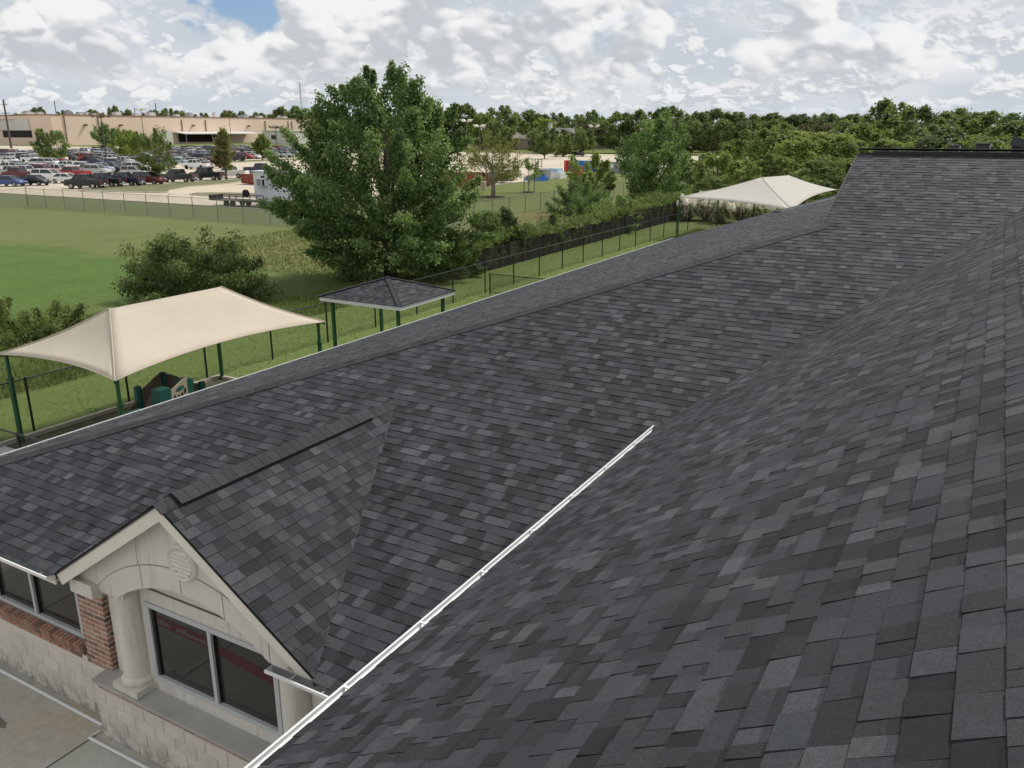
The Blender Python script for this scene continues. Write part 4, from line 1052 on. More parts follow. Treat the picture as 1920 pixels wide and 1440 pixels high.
for cx, cy, r_ in ((-55.8, 93, 1.7), (-56, 103, .9)):
    g = MB(); top = disc(cx, cy, r_ * .8, r_ * .8, .14, 24, 0, .06, 3); bot = disc(cx, cy, r_, r_, .005, 24, 0, .06, 3)
    for k in range(24): g.face([bot[k], bot[(k + 1) % 24], top[(k + 1) % 24], top[k]])
    g.face(top); tag(g.build('mulch_ring', M_MULCH), 'dark mulch ring round the foot of the %s tree' % ('yellowing' if cy < 100 else 'staked'), 'mulch ring')
# vines on the windscreen fence
q = random.Random(77); vn = MB()
for k in range(120):
    y = 40.5 + 42 * k / 120 + q.uniform(-.3, .3); z = 1.72 + q.uniform(-.2, .4) + (.35 if y > 62 else 0)
    leaf_cloud(vn, q, (-26.25 + q.uniform(-.7, .35), y, z), q.uniform(.3, .6), q.uniform(.5, .9), q.uniform(.18, .36), 80, .12, q.uniform(0, .4), q.uniform(.5, 1))
    if q.random() < .4: leaf_cloud(vn, q, (-25.85, y, z - q.uniform(.3, 1.2)), .12, .35, .45, 24, .09, 0, .7)
for k in range(40):
    leaf_cloud(vn, q, (-27.2 + q.uniform(-1.2, .5), 54 + q.uniform(-8, 26), 1.9 + q.uniform(-.4, .5)), .8, .9, .5, 120, .13, q.uniform(0, .4), q.uniform(.5, 1))
tag(vn.build('vines', L_BUSH, fix=False), 'tangled vines hanging over the black windscreen fence', 'vines', kind='stuff')
# grass: tall blades in the wet hollow and weeds along the old fence line
gr_ = MB(); q = random.Random(12)
def blade(x, y, h, wd, t):
    a = q.uniform(0, math.pi); dx_, dy_ = math.cos(a) * wd, math.sin(a) * wd; lx, ly = q.uniform(-.4, .4) * h, q.uniform(-.4, .4) * h
    i = len(gr_.v); gr_.v += [(x - dx_, y - dy_, 0), (x + dx_, y + dy_, 0), (x + lx, y + ly, h)]; gr_.f.append((i, i + 1, i + 2)); gr_.c.append(t)
for _ in range(16000):
    x, y = q.uniform(-30.5, -26.3), q.uniform(8, 46); blade(x, y, q.uniform(.06, .34) * (1.2 - abs(x + 27.4) / 4), .025, q.uniform(.1, 1))
for _ in range(26000):
    x, y = q.uniform(-25.8, -15), q.uniform(8, 69)
    if x > -22.1 and y < 18.7: continue
    blade(x, y, q.uniform(.02, .05), .02, q.uniform(.15, .85))
for _ in range(9000):
    x, y = q.uniform(-52, -33), q.uniform(36, 53); blade(x, y, q.uniform(.05, .2), .05, q.uniform(.6, 1))
tag(gr_.build('grass', L_GRASS, fix=False), 'grass and tall weeds on the field and the playground lawn', 'grass', kind='stuff')
# pampas grass
def pampas(loc, s_, seed, label):
    q = random.Random(seed); root = empty('pampas_grass', loc, label, 'pampas grass', 'pampas grass clumps beyond the far fence')
    lf = MB(); x0, y0, z0 = loc
    for _ in range(620):
        a = q.uniform(0, 6.28); r = q.uniform(.3, 1.7) * s_; h = q.uniform(.5, 1.6) * s_; w_ = .035
        b = Vector((x0 + q.uniform(-.3, .3), y0 + q.uniform(-.3, .3), 0)); m_ = b + Vector((math.cos(a) * r * .45, math.sin(a) * r * .45, h)); e = b + Vector((math.cos(a) * r, math.sin(a) * r, h * q.uniform(.0, .75)))
        n_ = Vector((-math.sin(a), math.cos(a), 0)) * w_; i = len(lf.v); lf.v += [tuple(b - n_), tuple(b + n_), tuple(m_ + n_), tuple(m_ - n_), tuple(e)]
        t = q.random(); lf.f += [(i, i + 1, i + 2, i + 3), (i + 3, i + 2, i + 4)]; lf.c += [t, t]
    lf.build('leaves', L_PAMPAS, root, fix=False)
    for k in range(20):
        a = q.uniform(0, 6.28); r = q.uniform(.1, 1.2) * s_; h = q.uniform(1.7, 2.6) * s_; p = MB()
        b = Vector((x0, y0, .3)); t0 = Vector((x0 + math.cos(a) * r, y0 + math.sin(a) * r, h - .7)); t1 = t0 + Vector((math.cos(a) * .12, math.sin(a) * .12, .75))
        p.tube([t0, t0.lerp(t1, .3), t0.lerp(t1, .65), t1], [.07, .26, .20, .03], 7); p.tube([b, t0], .012, 4)
        p.build('plume', M_PLUME, root)
for k, (x, y, s_, lb) in enumerate(((-25.0, 77.5, 1.05, 'pampas grass clump nearest the green post of the far canopy'), (-23.4, 78.6, 1.0, 'pampas grass clump with tall cream plumes left of the black fence corner'), (-21.6, 77.0, 1.05, 'pampas grass clump in the middle of the row below the far canopy'), (-19.9, 78.0, .95, 'pampas grass clump right of the middle below the far canopy'), (-18.3, 77.2, 1.0, 'pampas grass clump near the second canopy post'), (-16.6, 78.4, .95, 'pampas grass clump closest to the roof edge'))):
    pampas((x, y, 0), s_, 50 + k, lb)
# woods: each tree its own crown and trunk, copied from a few kinds
def proto(kind, seed):
    lm = (L_OAK, L_LIGHT, L_LIGHT, L_GREYG)[kind]
    return tree(('oak_tree', 'elm_tree', 'young_tree', 'pale_tree')[kind], (0, 0, 0), 10, 10, seed, lm, clumps=(58, 52, 46, 50)[kind], leaves=(190, 190, 190, 150)[kind], leaf=(.48, .46, .46, .46)[kind], crown0=(.12, .10, .04, .12)[kind], shape=('oval', 'oval', 'dome', 'oval')[kind], trunk_r=.22, csize=.235, elong=.55)
protos = {(k, v): proto(k, 100 + 10 * k + v) for k in range(4) for v in range(3 if k < 3 else 1)}
used = set()
def wood_tree(x, y, h, wd, kind, label, group):
    v = rnd.randrange(3) if kind < 3 else 0; p = protos[(kind, v)]; key = (kind, v)
    if key in used: p = copy_tree(p)
    else: used.add(key)
    p.location = (x, y, 0); p.scale = (wd / 10, wd / 10, h / 10); p.rotation_euler.z = rnd.uniform(0, 6.28); tag(p, label, 'tree', group)
ORD = ['first', 'second', 'third', 'fourth', 'fifth', 'sixth', 'seventh', 'eighth', 'ninth', 'tenth', 'eleventh', 'twelfth', 'thirteenth', 'fourteenth', 'fifteenth', 'sixteenth', 'seventeenth', 'eighteenth', 'nineteenth', 'twentieth'] + ['%s' % k for k in ('twenty-first', 'twenty-second', 'twenty-third', 'twenty-fourth', 'twenty-fifth', 'twenty-sixth', 'twenty-seventh', 'twenty-eighth', 'twenty-ninth', 'thirtieth', 'thirty-first', 'thirty-second', 'thirty-third', 'thirty-fourth', 'thirty-fifth', 'thirty-sixth', 'thirty-seventh', 'thirty-eighth', 'thirty-ninth', 'fortieth')]
FOREST = [(-32.8, 113.3, 5.5, 7.4, 1), (-34.2, 146.1, 8.8, 12.5, 1), (-25.0, 125.5, 7.0, 10.0, 1), (-24.8, 110.2, 5.2, 8.3, 2), (-24.4, 148.0, 7.8, 12.3, 1), (-27.0, 104.6, 4.6, 7.4, 2), (-26.8, 203.2, 10.8, 17.6, 0), (-20.4, 188.9, 13.8, 14.0, 0), (-16.8, 214.3, 13.1, 15.6, 0), (-10.6, 224.8, 12.8, 18.6, 0), (-3.2, 205.0, 11.7, 16.6, 0), (2.5, 190.0, 11.2, 14.2, 0), (-19.0, 138.7, 6.9, 10.6, 1), (-13.8, 141.3, 6.9, 12.2, 1), (-8.3, 139.8, 7.4, 12.6, 0), (-2.8, 135.0, 7.0, 12.0, 1), (1.4, 140.0, 7.5, 10.7, 1), (-19.3, 111.3, 4.6, 8.2, 2), (-19.1, 102.2, 3.1, 6.5, 2), (-29.2, 99.8, 2.7, 6.6, 2), (-44.7, 169.2, 6.5, 12.5, 1), (-13.0, 117.3, 4.3, 8.4, 1), (-7.9, 117.7, 4.7, 8.2, 2), (-3.0, 118.0, 4.8, 8.1, 1), (0.9, 112.0, 5.0, 7.6, 2), (-34.3, 106.6, 4.6, 6.4, 2), (-17.3, 116.7, 4.6, 8.5, 1), (5.6, 149.9, 8.9, 12.6, 1), (-22.9, 95.3, 2.8, 6.2, 2), (-31.0, 160, 8.2, 13, 1), (-10, 165, 9.0, 14, 0), (-22, 168, 9.0, 14, 1), (1, 165, 9.5, 14, 0)]
BACK = [(-227.9, 352.8, 20.1, 24.6, 0), (-202.3, 345.1, 18.9, 19.8, 0), (-199.3, 323.6, 15.0, 16.4, 1), (-206.0, 377.5, 17.7, 18.6, 0), (-198.7, 392.6, 16.6, 19.0, 0), (-178.0, 391.4, 17.7, 14.5, 0), (-127.0, 304.6, 14.7, 19.2, 0), (-118.7, 307.9, 15.4, 16.1, 0), (-109.4, 311.3, 16.5, 19.0, 0), (-107.1, 333.2, 15.0, 20.1, 0), (-101.1, 345.5, 16.3, 19.5, 0), (-92.0, 348.0, 15.1, 21.5, 0), (-86.6, 370.0, 15.0, 22.5, 0), (-76.2, 372.3, 14.5, 22.3, 0), (-65.9, 374.2, 14.8, 22.1, 0), (-54.2, 366.0, 14.2, 21.3, 0), (-189.0, 397.3, 15.8, 19.0, 0), (-194.3, 372.3, 14.0, 18.1, 1), (-201.9, 356.8, 14.4, 17.7, 1), (-149.3, 286, 9.6, 15.3, 0), (-140.7, 300, 10.9, 19.7, 3), (-167.6, 385.1, 14.0, 15.5, 0), (-155.7, 296, 9.5, 11.1, 0), (-177.7, 300, 11.6, 16.3, 0), (-232.2, 350.0, 18.2, 18.1, 0), (-238.6, 345.6, 16.5, 18.1, 0), (-206.0, 388.8, 16.1, 19.0, 0), (-257.1, 344.7, 15.9, 21.1, 0), (-271.4, 333.5, 16.6, 20.9, 0), (-102.8, 296, 12.3, 14.6, 0), (-112.1, 297, 11.8, 14.7, 0), (-96.6, 298, 11.7, 15.0, 0), (-87.1, 299, 11.8, 16.8, 0), (-77.5, 300.1, 11.3, 16.6, 0), (-68.1, 302.4, 11.6, 16.5, 0), (-48.3, 265.7, 11.7, 14.2, 3)]
LEFTB = [(-612.8, 378.0, 24.1, 21, 0), (-602.9, 393.6, 22.4, 19, 0), (-609.1, 420.3, 23.4, 22, 0), (-601.1, 431.6, 26.3, 16, 0), (-596.0, 438.7, 23.6, 19, 0), (-584.3, 454.1, 23.4, 24, 0), (-577.0, 463.3, 24.7, 22, 0), (-561.2, 482.4, 21.6, 20, 0), (-532.8, 484.3, 23.0, 22, 0), (-527.4, 490.2, 22.6, 22, 0), (-518.1, 499.9, 21.9, 24, 0), (-629.6, 637.4, 30.5, 27, 0), (-578.0, 609.4, 30.0, 31, 0), (-566.2, 620.5, 26.4, 34, 0), (-553.3, 632.1, 27.4, 34, 0), (-587.5, 482.2, 23.5, 24, 0), (-631.9, 422.3, 21.7, 23, 0), (-653.3, 388.3, 20.5, 23, 0)]
def az(t): return math.atan2(t[0], t[1])
for k, t in enumerate(sorted(FOREST, key=az)):
    wood_tree(*t, '%s leafy tree, counted %s from the left in the wood behind the roof' % (('dark green', 'mid green', 'light green')[t[4]], ORD[k]), 'trees of the wood behind the roof')
for k, t in enumerate(sorted(BACK, key=az)):
    wood_tree(*t, '%s tree on the skyline behind the lot, %s from the left' % (('dark green', 'lighter green', 'green', 'pale greyish')[t[4]], ORD[k]), 'trees along the skyline behind the parking lot')
for k, t in enumerate(sorted(LEFTB, key=az)):
    wood_tree(*t, 'distant dark tree top above the tan factory roof, %s from the left' % ORD[k], 'trees beyond the factory')
# trees standing in the parking lot
lot = [((-211, 132), 7.5, 8.2, L_OAK, 'oval', 'dark round tree among parked cars below the utility pole'), ((-330, 233), 9.2, 12.5, L_COTTON, 'oval', 'green tree in the lot beside the first floodlight pole'), ((-222, 163.5), 7.0, 9.5, L_LIGHT, 'oval', 'olive green tree right of the first floodlight pole'), ((-116.4, 90.3), 7.8, 5.6, L_LIGHT, 'oval', 'olive tree standing over the maroon sport utility vehicle'), ((-117.2, 104.6), 7.6, 5.2, L_YELLOW, 'cone', 'pointed yellow green tree beside the white pickup truck'), ((-186, 180), 6.4, 4.6, L_LIGHT, 'oval', 'slim young tree on the far green island'), ((-121.1, 232.6), 6.7, 6.4, L_OAK, 'oval', 'small round lot tree left of the tan off-road vehicle'), ((-125.9, 255.2), 5.9, 7.0, L_LIGHT, 'oval', 'small lot tree directly above the tan off-road vehicle'), ((-122.8, 264.0), 8.4, 7.6, L_OAK, 'oval', 'taller lot tree right of the dark hatchback'), ((-172, 225), 7.0, 8.5, L_YELLOW, 'oval', 'yellow green lot tree glimpsed right of the cottonwood crown')]
for k, ((x, y), h, wd, lm, sh, lb) in enumerate(lot):
    dist = math.hypot(x, y); tree('lot_tree', (x, y, 0), h * 1.04, wd * 1.12, 200 + k, lm, clumps=38, leaves=210, leaf=max(.22, dist * .0018), crown0=.22, shape=sh, trunk_r=.16, label=lb, csize=.25)

# ------------------------------------------------------------------ the factory, houses, poles and lamps
FXW, FYW, FZ = -485.0, 307.0, 17.2
fac = empty('factory_building', (FXW, FYW, 0), 'long tan metal-sided factory with flat roof beyond the parking lot', 'building')
f = MB(); f.box(FXW - 200, FXW, FYW, FYW + 330, 0, FZ); f.build('wall', M_TANWALL, fac)
f = MB(); f.box(FXW - 200.3, FXW + .3, FYW - .3, FYW + 330, FZ, FZ + .5); f.build('roof_edge', M_TANDK, fac)
for y0, y1, z0, z1 in ((FYW + 49, FYW + 57, 2, 8),):
    f = MB(); f.box(FXW + .02, FXW + .12, y0, y1, z0, z1); f.build('bay_door', M_DARK, fac)
f = MB(); f.box(-536, -506, FYW - .12, FYW - .02, 4.5, 8.5); f.build('bay_door', M_DARK, fac)
f = MB(); f.box(-502.5, -499.3, FYW - .12, FYW - .02, .2, 8); f.build('door', M_DARK, fac)
f = MB(); f.box(-545, -507, FYW - .5, FYW - .15, 8.6, 15); f.build('pale_panel', M_GREYWALL, fac)
for y in (8, 30, 92, 112, 168, 192, 196, 206):
    f = MB(); f.tube([(FXW + .3, FYW + y, 1 if y > 20 else 2), (FXW + .3, FYW + y, FZ - (1.5 if y > 40 else 0))], .35, 6); f.build('downpipe', mat('brown_pipe', (.22, .15, .11), .7), fac)
for y in (20, 44, 100, 150):
    f = MB(); f.box(FXW + .1, FXW + 2.2, FYW + y, FYW + y + 1.4, 11.2, 12.2); f.build('wall_light', M_LAMP, fac)
# loading shelter against the wall, with a white cab truck parked in it
ls = empty('loading_shelter', (FXW + 6, FYW + 115, 0), 'open loading shelter with pale sloping roof against the factory wall', 'shelter')
f = MB(); f.add([(FXW + .3, FYW + 84, 7.4), (FXW + 12, FYW + 84, 6.2), (FXW + 12, FYW + 150, 6.2), (FXW + .3, FYW + 150, 7.4), (FXW + .3, FYW + 84, 7.9), (FXW + 12, FYW + 84, 6.7), (FXW + 12, FYW + 150, 6.7), (FXW + .3, FYW + 150, 7.9)], [(0, 3, 2, 1), (4, 5, 6, 7), (0, 1, 5, 4), (1, 2, 6, 5), (2, 3, 7, 6), (3, 0, 4, 7)]); f.build('roof', M_GREYWALL, ls)
f = MB(); f.box(FXW + .3, FXW + 1, FYW + 88, FYW + 122, 1.2, 6.6); f.build('dark_interior', M_DARK, ls)
for y in (85, 107, 128, 149):
    f = MB(); f.tube([(FXW + 11.6, FYW + y, 0), (FXW + 11.6, FYW + y, 6.2)], .2, 6); f.build('post', M_GREY, ls)
f = MB(); f.prism([(FYW + 66, 0), (FYW + 78, 0), (FYW + 78, 6), (FYW + 76, 8), (FYW + 68, 8), (FYW + 66, 6)], 'x', FXW + 1, FXW + 7); tag(f.build('storage_tank', M_GREYWALL), 'pale rounded storage tank beside the loading shelter', 'tank')
an = empty('factory_annex', (-420, 450, 0), 'small white metal shed in front of the factory wall', 'shed')
f = MB(); f.box(-440, -416, 428, 500, 0, 8.2); f.build('wall', M_GREYWALL, an)
f = MB(); f.box(-440.6, -415.4, 427.4, 500.6, 8.2, 8.8); f.build('roof', M_WHITE, an)
f = MB(); f.box(-432, -428, 427.7, 427.95, 3, 5.6); f.build('window', M_WIN, an)
q = random.Random(31)
units = [(14, 20, 4, 5, 3.2, 'dark'), (30, 12, 6, 5, 2.2, 'pale'), (16, 34, 5, 4, 2.4, 'pale'), (40, 46, 7, 6, 2.6, 'pale'), (20, 58, 6, 6, 3.6, 'pale'), (60, 70, 8, 5, 3.0, 'pale'), (18, 82, 7, 7, 4.0, 'pale'), (46, 92, 6, 6, 3.2, 'pale'), (24, 108, 5, 5, 2.6, 'pale'), (30, 124, 7, 5, 4.6, 'grey'), (22, 140, 3, 3, 5.0, 'white'), (16, 162, 10, 6, 3.0, 'grey'), (18, 180, 6, 6, 2.6, 'pale'), (30, 196, 6, 5, 2.8, 'pale'), (36, 8, 8, 5, 3.0, 'pale'), (70, 30, 9, 6, 3.4, 'pale'), (26, 214, 7, 6, 2.8, 'pale')]
UM = {'dark': M_GREY, 'pale': M_GREYWALL, 'grey': mat('roof_unit_grey', (.42, .44, .46), .6), 'white': M_WHITE}
for k, (dx_, dy_, a, b, h, cname) in enumerate(units):
    a, b, h = a * .7, b * .7, h * .62
    o = empty('rooftop_unit', (FXW - dx_, FYW + dy_, FZ), '%s boxy air unit on the factory roof, %s from the left' % (cname, ORD[k]), 'air unit', 'air units on the factory roof')
    f = MB(); f.box(FXW - dx_ - a / 2, FXW - dx_ + a / 2, FYW + dy_ - b / 2, FYW + dy_ + b / 2, FZ + .5, FZ + .5 + h); f.build('cabinet', UM[cname], o)
    f = MB(); f.box(FXW - dx_ - a * .3, FXW - dx_ + a * .3, FYW + dy_ - b * .3, FYW + dy_ + b * .3, FZ + .5 + h, FZ + 1.0 + h); f.build('fan_hood', M_GREY, o)
def pole(name, x, y, h, r, label, arms=()):
    o = empty(name, (x, y, 0), label, 'pole'); p = MB(); p.tube([(x, y, 0), (x, y, h)], [r, r * .7], 7); p.build('shaft', M_POLE, o)
    for z, L in arms:
        a = MB(); a.box(x - L / 2, x + L / 2, y - .15, y + .15, z, z + .25); a.build('crossarm', M_POLE, o)
pole('utility_pole', -428, 248, 23, .55, 'tall wooden utility pole with crossarms at the left edge', ((20.5, 5), (16.5, 8), (13.3, 12)))
pole('utility_pole', -640, 410, 31, .4, 'thin distant pole standing behind the factory roof near its left corner')
pole('utility_pole', -600, 470, 30, .45, 'thin distant pole behind the factory roof near the second floodlight')
pole('utility_pole', -640, 480, 27, .4, 'short distant pole behind the factory roof left of the second floodlight')
tw = empty('radio_tower', (-1450, 1540, 0), 'faint lattice radio tower on the far horizon', 'tower')
for sx_, sy_ in ((-3, -3), (3, -3), (3, 3), (-3, 3)):
    p = MB(); p.tube([(-1450 + sx_, 1540 + sy_, 0), (-1450 + sx_ * .15, 1540 + sy_ * .15, 118)], .5, 4); p.build('leg', mat('pale_lattice', (.55, .58, .62), .7), tw)
for k in range(12):
    z = 5 + k * 9; s_ = 3 * (1 - .85 * z / 118); p = MB(); p.tube([(-1450 - s_, 1540 - s_, z), (-1450 + s_, 1540 - s_, z + 8), (-1450 + s_, 1540 + s_, z), (-1450 - s_, 1540 + s_, z + 8)], .35, 4); p.build('brace', MATS['pale_lattice'], tw)
def lamp(x, y, h, label, s_=1.0, m=M_LAMP):
    o = empty('floodlight_pole', (x, y, 0), label, 'lamp post', 'floodlight poles in the parking lot')
    p = MB(); p.tube([(x, y, 0), (x, y, h)], [.16 * s_, .10 * s_], 8); p.build('shaft', M_POLE, o)
    for k in range(4):
        a = math.pi / 4 + k * math.pi / 2 + .3; dx_, dy_ = math.cos(a), math.sin(a)
        b = MB(); b.tube([(x, y, h - .3), (x + dx_ * 1.2 * s_, y + dy_ * 1.2 * s_, h + .1)], .05 * s_, 5); b.build('arm', M_POLE, o)
        f = MB(); Mh = Matrix.Translation((x + dx_ * 1.75 * s_, y + dy_ * 1.75 * s_, h + .35)) @ Matrix.Rotation(a, 4, 'Z') @ Matrix.Rotation(R(-35), 4, 'Y')
        f.box(-.55 * s_, .55 * s_, -.55 * s_, .55 * s_, -.16 * s_, .16 * s_, Mh); f.build('lamp_head', m, o)
lamp(-205.6, 143.8, 11.7, 'four headed floodlight pole among the parked cars by the red pickup', 1.25)
lamp(-382, 290, 18.4, 'tall thin floodlight pole beside the black bay door of the factory', 1.3, M_GREYWALL)
lamp(-294.6, 294.9, 9.6, 'four headed floodlight pole in front of the white shed', 1.4)
lamp(-330, 300, 17, 'thin floodlight pole between factory and white shed', 1.0)
lamp(-162, 252.5, 11.3, 'pale floodlight pole just right of the cottonwood crown', 1.0, M_GREYWALL)
lamp(-153, 246.4, 9.5, 'second pale floodlight pole right of the cottonwood crown', 1.0, M_GREYWALL)
lamp(-123.5, 274, 9.5, 'slim floodlight pole at the right end of the lot by the wooden fence', 1.0, M_GREYWALL)
lamp(-110.6, 289.6, 8.5, 'pale floodlight pole in front of the dark skyline trees', 1.0, M_GREYWALL)
wf = empty('wooden_fence', (-130, 385, 0), 'weathered brown board fence at the back of the far lawn', 'fence')
for k in range(160):
    x = -185 + k * .62; p = MB(); p.box(x, x + .58, 384, 384.06, 0, 4.4 + .12 * math.sin(k * 1.7)); p.build('board', M_WOODF, wf)
fence('tennis_fence', (-190, 340), (-95, 340), 16, 3.0, M_FG, LK_GX, 'grey wire fence on the far lawn in front of the wooden fence', .07, .05)
def house(x, y, wd, dp, hw, hr, label, chim=None):
    o = empty('house', (x, y, 0), label, 'house'); w_ = MB(); w_.box(x - wd / 2, x + wd / 2, y - dp / 2, y + dp / 2, 0, hw); w_.build('wall', mat('house_brick', (.32, .24, .19), .9, var=.1), o)
    r = MB(); a, b = wd / 2 + .5, dp / 2 + .5; rl = max(.5, wd / 2 - dp * .4)
    r.add([(x - a, y - b, hw), (x + a, y - b, hw), (x + a, y + b, hw), (x - a, y + b, hw), (x - rl, y, hr), (x + rl, y, hr)], [(0, 1, 5, 4), (1, 2, 5), (2, 3, 4, 5), (3, 0, 4), (0, 3, 2, 1)])
    rf = r.build('roof', M_ROOFH, o)
    if chim:
        c = MB(); c.box(chim[0] - .7, chim[0] + .7, y - 1.5, y - .2, hw, chim[1]); c.build('chimney', M_CHIM, rf)
        c = MB(); c.box(chim[0] - .85, chim[0] + .85, y - 1.65, y - .05, chim[1], chim[1] + .3); c.build('chimney_cap', M_GREY, rf)
    for k in (-1, 0, 1):
        p = MB(); p.box(x + k * wd * .28 - .8, x + k * wd * .28 + .8, y - dp / 2 - .05, y - dp / 2 - .01, 2, 4); p.build('window', M_WIN, o)
house(-178, 352, 30, 18, 4.8, 9.6, 'brick house with tall pale chimney behind the far lawn', (-180, 11.8))
house(-204, 350, 20, 16, 5, 9.2, 'house roof with short chimney glimpsed left of the dark tree', (-205, 10.6))
house(-158, 398, 22, 16, 5.5, 11.0, 'grey roofed house half hidden behind the dark round trees', (-157, 12.3))

# ------------------------------------------------------------------ vehicles
def loft(mb, secs):
    """secs: list of (x, half-width bottom, z bottom, half-width mid, z mid, half-width top, z top)"""
    rings = []
    for x, w0, z0, w1, z1, w2, z2 in secs:
        rings.append([(x, -w0, z0), (x, -w1, z1), (x, -w2, z2), (x, w2, z2), (x, w1, z1), (x, w0, z0)])
    b = len(mb.v)
    for r in rings: mb.v.extend(r)
    n = 6
    for k in range(len(rings) - 1):
        for i in range(n):
            a = b + k * n + i; c = b + k * n + (i + 1) % n; mb.f.append((a, c, c + n, a + n)); mb.c.append(None)
    mb.f.append(tuple(b + i for i in range(n))); mb.c.append(None)
    e = b + (len(rings) - 1) * n; mb.f.append(tuple(e + i for i in range(n - 1, -1, -1))); mb.c.append(None)
VEH = {}
def vehicle(kind):
    """front points to +X; origin on the ground under the middle"""
    o = bpy.data.objects.new(kind, None); ORG[o] = (0, 0, 0)
    L, W, hood, belt, top, cab, wr, wb = {'sedan': (4.8, 1.82, .86, .98, 1.45, (-1.75, -1.05, .55, 1.35), .33, 1.38), 'suv': (4.85, 1.95, 1.10, 1.20, 1.80, (-2.25, -2.0, .45, 1.15), .38, 1.42), 'pickup': (5.8, 2.0, 1.20, 1.28, 1.92, (-.75, -.5, .95, 1.6), .42, 1.72), 'minivan': (5.1, 1.98, 1.05, 1.15, 1.78, (-2.4, -2.2, .8, 1.75), .35, 1.52), 'hatchback': (4.2, 1.76, .92, 1.02, 1.50, (-1.95, -1.5, .5, 1.3), .32, 1.28), 'jeep': (4.2, 1.85, 1.15, 1.2, 1.85, (-1.9, -1.85, .35, .65), .42, 1.22)}[kind]
    h = L / 2; w_ = W / 2; sl = .30
    b = MB()
    if kind == 'pickup':
        loft(b, [(-h, w_ * .95, .55, w_, .85, w_ * .97, belt - .06), (-.9, w_, .42, w_, .85, w_ * .97, belt - .06), (-.85, w_, .40, w_, .85, w_ * .95, belt), (1.55, w_, .38, w_, .85, w_ * .93, belt), (h - .25, w_ * .97, .42, w_ * .98, .85, w_ * .88, hood), (h, w_ * .9, .50, w_ * .92, .8, w_ * .8, hood - .18)])
    else:
        tail = belt if kind in ('suv', 'minivan', 'hatchback', 'jeep') else belt - .02
        loft(b, [(-h, w_ * .86, .42, w_ * .92, .7, w_ * .82, tail - .12), (-h + .22, w_ * .97, .32, w_, .7, w_ * .92, tail), (0, w_, sl, w_, .68, w_ * .94, belt), (cab[3], w_, sl, w_, .68, w_ * .92, belt - .02), (h - .35, w_ * .97, .30, w_ * .98, .66, w_ * .85, hood - .08), (h, w_ * .82, .38, w_ * .88, .6, w_ * .72, hood - .26)])
    cx0, cx1, cx2, cx3 = cab
    tw_ = w_ * .74
    r = MB()      # roof panel and pillars share the paint
    r.add([(cx1, -tw_, top), (cx2, -tw_, top), (cx2, tw_, top), (cx1, tw_, top), (cx1, -tw_ - .03, top - .06), (cx2, -tw_ - .03, top - .06), (cx2, tw_ + .03, top - .06), (cx1, tw_ + .03, top - .06)], [(0, 1, 2, 3), (4, 5, 1, 0), (5, 6, 2, 1), (6, 7, 3, 2), (7, 4, 0, 3)])
    for xa, xb in ((cx0, cx1), (cx3, cx2), ((cx1 + cx2) / 2 - .05, (cx1 + cx2) / 2 - .05)):
        for sg in (-1, 1): r.tube([(xa, sg * (w_ * .93), belt - .02), (xb, sg * (tw_ + .015), top - .03)], .055, 5)
    b.v, b.f, b.c = b.v + r.v, b.f + [tuple(i + len(b.v) for i in f) for f in r.f], b.c + r.c
    parts = [b.build('body', None, o)]
    gl_ = MB(); a_, c_ = w_ * .92, tw_
    gl_.add([(cx0, -a_, belt - .03), (cx3, -a_, belt - .03), (cx3, a_, belt - .03), (cx0, a_, belt - .03), (cx1 + .01, -c_, top - .05), (cx2 - .01, -c_, top - .05), (cx2 - .01, c_, top - .05), (cx1 + .01, c_, top - .05)], [(0, 1, 5, 4), (1, 2, 6, 5), (2, 3, 7, 6), (3, 0, 4, 7), (4, 5, 6, 7)])
    gl_.build('windows', M_CGLASS, o)
    if kind == 'pickup':
        bed = MB(); bed.face([(-h + .1, -w_ * .86, belt - .05), (-.95, -w_ * .86, belt - .05), (-.95, w_ * .86, belt - .05), (-h + .1, w_ * .86, belt - .05)]); bed.build('truck_bed', M_TYRE, o)
    if kind == 'jeep':
        t = MB(); t.tube([(-h - .02, 0, 1.05), (-h - .22, 0, 1.05)], .38, 14); t.build('spare_wheel', M_TYRE, o)
    wm = MB(); wm.tube([(0, -.11, 0), (0, .11, 0)], wr, 14); wme = wm.mesh('tyre'); wme.materials.append(M_TYRE)
    rm = MB(); rm.tube([(0, -.125, 0), (0, .125, 0)], wr * .58, 10); rme = rm.mesh('rim'); rme.materials.append(M_RIM)
    for sx_ in (-1, 1):
        for sy_ in (-1, 1):
            w2 = bpy.data.objects.new('wheel', wme); C.objects.link(w2); w2.parent = o; w2.location = (sx_ * wb, sy_ * (w_ - .09), wr)
            r_ = bpy.data.objects.new('rim', rme); C.objects.link(r_); r_.parent = w2
    for sy_ in (-1, 1):
        hl = MB(); hl.box(h - .14, h - .02, sy_ * w_ * .62 - .18, sy_ * w_ * .62 + .18, hood - .34, hood - .18); hl.build('headlight', M_HEADL, o)
        tl = MB(); tl.box(-h - .015, -h + .12, sy_ * w_ * .80 - .1, sy_ * w_ * .80 + .1, belt - .42, belt - .14); tl.build('tail_light', M_TAILL, o)
    bp = MB(); bp.box(-h - .05, -h + .06, -w_ * .85, w_ * .85, .45, .60); bp.build('rear_bumper', M_RIM if kind == 'pickup' else M_TYRE, o)
    bp = MB(); bp.box(h - .05, h + .04, -w_ * .78, w_ * .78, .42, .56); bp.build('front_bumper', M_RIM if kind == 'pickup' else M_TYRE, o)
    pl = MB(); pl.box(-h - .065, -h - .051, -.16, .16, .62, .76); pl.build('number_plate', M_PLATE, o)
    return o
